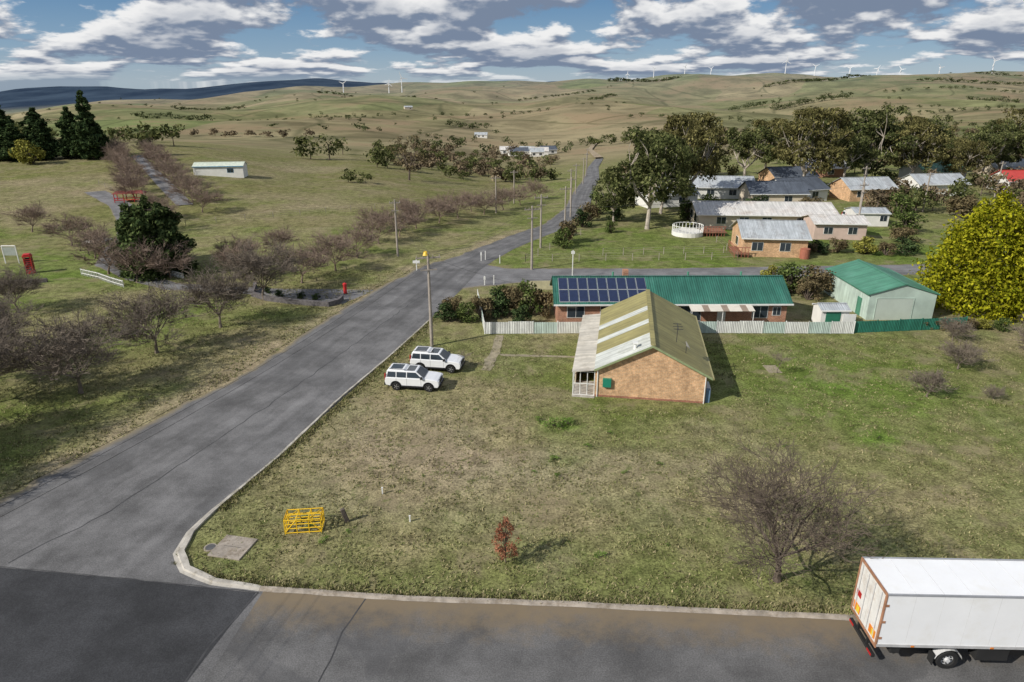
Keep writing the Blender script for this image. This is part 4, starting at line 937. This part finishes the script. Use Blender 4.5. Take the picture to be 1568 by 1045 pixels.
for s in(-1,1):
    twheel(3.35,s*.72,s)
    V=[];F=[]
    for k in range(9):
        t=radians(10+160*k/8)
        for yy in(.85,1.24): V.append((3.35+cos(t)*.62,s*yy,.5+sin(t)*.62))
    for k in range(8): F.append((2*k,2*k+1,2*k+3,2*k+2))
    part(p,'mudguard',V,F,steel); boxes(p,'mud_flap',[(2.66,2.69,min(s*.85,s*1.24),max(s*.85,s*1.24),.25,.85)],chas)
boxes(p,'tool_box',[(4.6,6.0,-1.15,-.6,.5,1.15),(6.4,7.4,.6,1.15,.5,1.15)],chas); boxes(p,'side_lights',[(1.5,1.65,-1.285,-1.272,1.3,1.38),(5,5.15,-1.285,-1.272,1.3,1.38)],orange)
box(p,'spare_box',.75,1.2,-1.1,-.7,.75,1.1,chas,.04)
box(p,'cab',8.9,10.9,-1.15,1.15,.6,3.0,tw,.12); part(p,'windscreen',[(10.91,-1,1.7),(10.91,1,1.7),(10.905,1,2.7),(10.905,-1,2.7)],[(0,1,2,3)],glass)
for s in(-1,1): part(p,'cab_window',[(9.4,s*1.156,1.75),(10.6,s*1.156,1.75),(10.6,s*1.156,2.65),(9.4,s*1.156,2.65)],[(0,1,2,3)],glass)

# ------------------------------------------------------------ wind turbines
tm=M('turbine_white',(.75,.76,.78),.4)
def turb(x,y,h,bl,ph):
    p=root('wind_turbine',x,y,rnd.uniform(-25,25)); cyl(p,'tower',(0,0,-5),(0,0,h),1.7,1.0,tm,8); boxes(p,'nacelle',[(-1.5,1.5,-3,4,h-1.3,h+1.6)],tm)
    V=[];F=[]
    for k in range(3):
        t=ph+k*2*pi/3; d=Vector((cos(t),0,sin(t))); n=Vector((-sin(t),0,cos(t))); c=Vector((0,-4,h)); s=len(V)
        for (q,w) in((0,1.0),(bl*.2,1.5),(bl,.4)):
            for sg_ in(-1,1):
                e=c+d*q+n*w*sg_; V.append((e.x,e.y-.3,e.z)); V.append((e.x,e.y+.3,e.z))
        for a_ in(0,4):
            F+= [(s+a_,s+a_+2,s+a_+6,s+a_+4),(s+a_+1,s+a_+5,s+a_+7,s+a_+3),(s+a_,s+a_+4,s+a_+5,s+a_+1),(s+a_+2,s+a_+3,s+a_+7,s+a_+6)]
    part(p,'blades',V,F,tm)
for (x,yd,h) in [(-533,2300,30),(-406,2400,32),(-363,2400,46),(590,3050,34),(730,3100,30),(854,3150,28),(1080,2900,46),(1238,3000,36),(1357,2950,40),(1493,3000,34),(1590,3000,38),(1718,2950,42),(1865,2850,48),(504,3200,28)]:
    turb(x,yd,h,h*.45,rnd.uniform(0,2))

# ------------------------------------------------------------ camera, sun, sky
cam=bpy.data.cameras.new('camera'); co=bpy.data.objects.new('camera',cam); COL.objects.link(co); SC.camera=co
co.location=(0,0,25); co.rotation_euler=(radians(90-20.8),0,0); cam.lens=24; cam.sensor_width=36; cam.clip_end=30000; cam.clip_start=.5
el=radians(35); sd=Vector((-.87*cos(el),-.493*cos(el),sin(el))).normalized()
su=bpy.data.lights.new('sun','SUN'); so=bpy.data.objects.new('sun',su); COL.objects.link(so); su.energy=4.8; su.angle=radians(.5); su.color=(1,.95,.87)
so.rotation_euler=(-sd).to_track_quat('-Z','Y').to_euler(); so.location=(-50,-20,60)
w=bpy.data.worlds.new('World'); SC.world=w; w.use_nodes=True; nt=w.node_tree; nt.nodes.clear()
sky=N(nt,'ShaderNodeTexSky',sky_type='NISHITA'); sky.sun_disc=False; sky.sun_elevation=el; sky.sun_rotation=atan2(sd.x,sd.y)%(2*pi); sky.altitude=700; sky.air_density=1.0; sky.dust_density=.3; sky.ozone_density=1.5
tc=N(nt,'ShaderNodeTexCoord').outputs['Generated']
s=N(nt,'ShaderNodeSeparateXYZ'); nt.links.new(tc,s.inputs[0])
zc=MA(nt,'MAXIMUM',s.outputs[2],0.0)
az=MA(nt,'ARCTAN2',s.outputs[0],s.outputs[1])
lv=MA(nt,'LOGARITHM',MA(nt,'ADD',zc,.035),math.e)
def dens(dv,detail):
    cb=N(nt,'ShaderNodeCombineXYZ'); nt.links.new(MA(nt,'MULTIPLY',az,6.8),cb.inputs[0]); nt.links.new(MA(nt,'MULTIPLY_ADD',lv,1.9,dv),cb.inputs[1]); cb.inputs[2].default_value=8.6
    return NOI(nt,cb.outputs[0],1.0,detail,.58,.0)
d0=dens(0,7); d1=dens(.2,4)
cov=MR(nt,d0,.425,.50)
lit=MR(nt,MA(nt,'SUBTRACT',d0,d1),-.045,.085)
lit=MA(nt,'MULTIPLY',lit,MR(nt,d0,.46,.72,1.15,.5),clamp=True)
cc=MIX(nt,lit,(.21,.27,.38),(.96,.96,.96))
grad=RAMP(nt,zc,[(0,(.46,.62,.78)),(.04,(.27,.47,.72)),(.1,(.12,.31,.60)),(.6,(.05,.13,.36))])
b0=N(nt,'ShaderNodeBackground'); nt.links.new(grad,b0.inputs[0]); b0.inputs[1].default_value=.75
b1=N(nt,'ShaderNodeBackground'); nt.links.new(sky.outputs[0],b1.inputs[0]); b1.inputs[1].default_value=.07
mb=N(nt,'ShaderNodeMixShader'); mb.inputs[0].default_value=.75; nt.links.new(b1.outputs[0],mb.inputs[1]); nt.links.new(b0.outputs[0],mb.inputs[2])
b2=N(nt,'ShaderNodeBackground'); nt.links.new(cc,b2.inputs[0]); b2.inputs[1].default_value=.9
mx=N(nt,'ShaderNodeMixShader'); nt.links.new(MA(nt,'MULTIPLY',cov,MR(nt,zc,.0,.015,.5,1)),mx.inputs[0]); nt.links.new(mb.outputs[0],mx.inputs[1]); nt.links.new(b2.outputs[0],mx.inputs[2])
o=N(nt,'ShaderNodeOutputWorld'); nt.links.new(mx.outputs[0],o.inputs[0])
SC.view_settings.view_transform='Standard'; SC.view_settings.look='None'; SC.view_settings.exposure=0
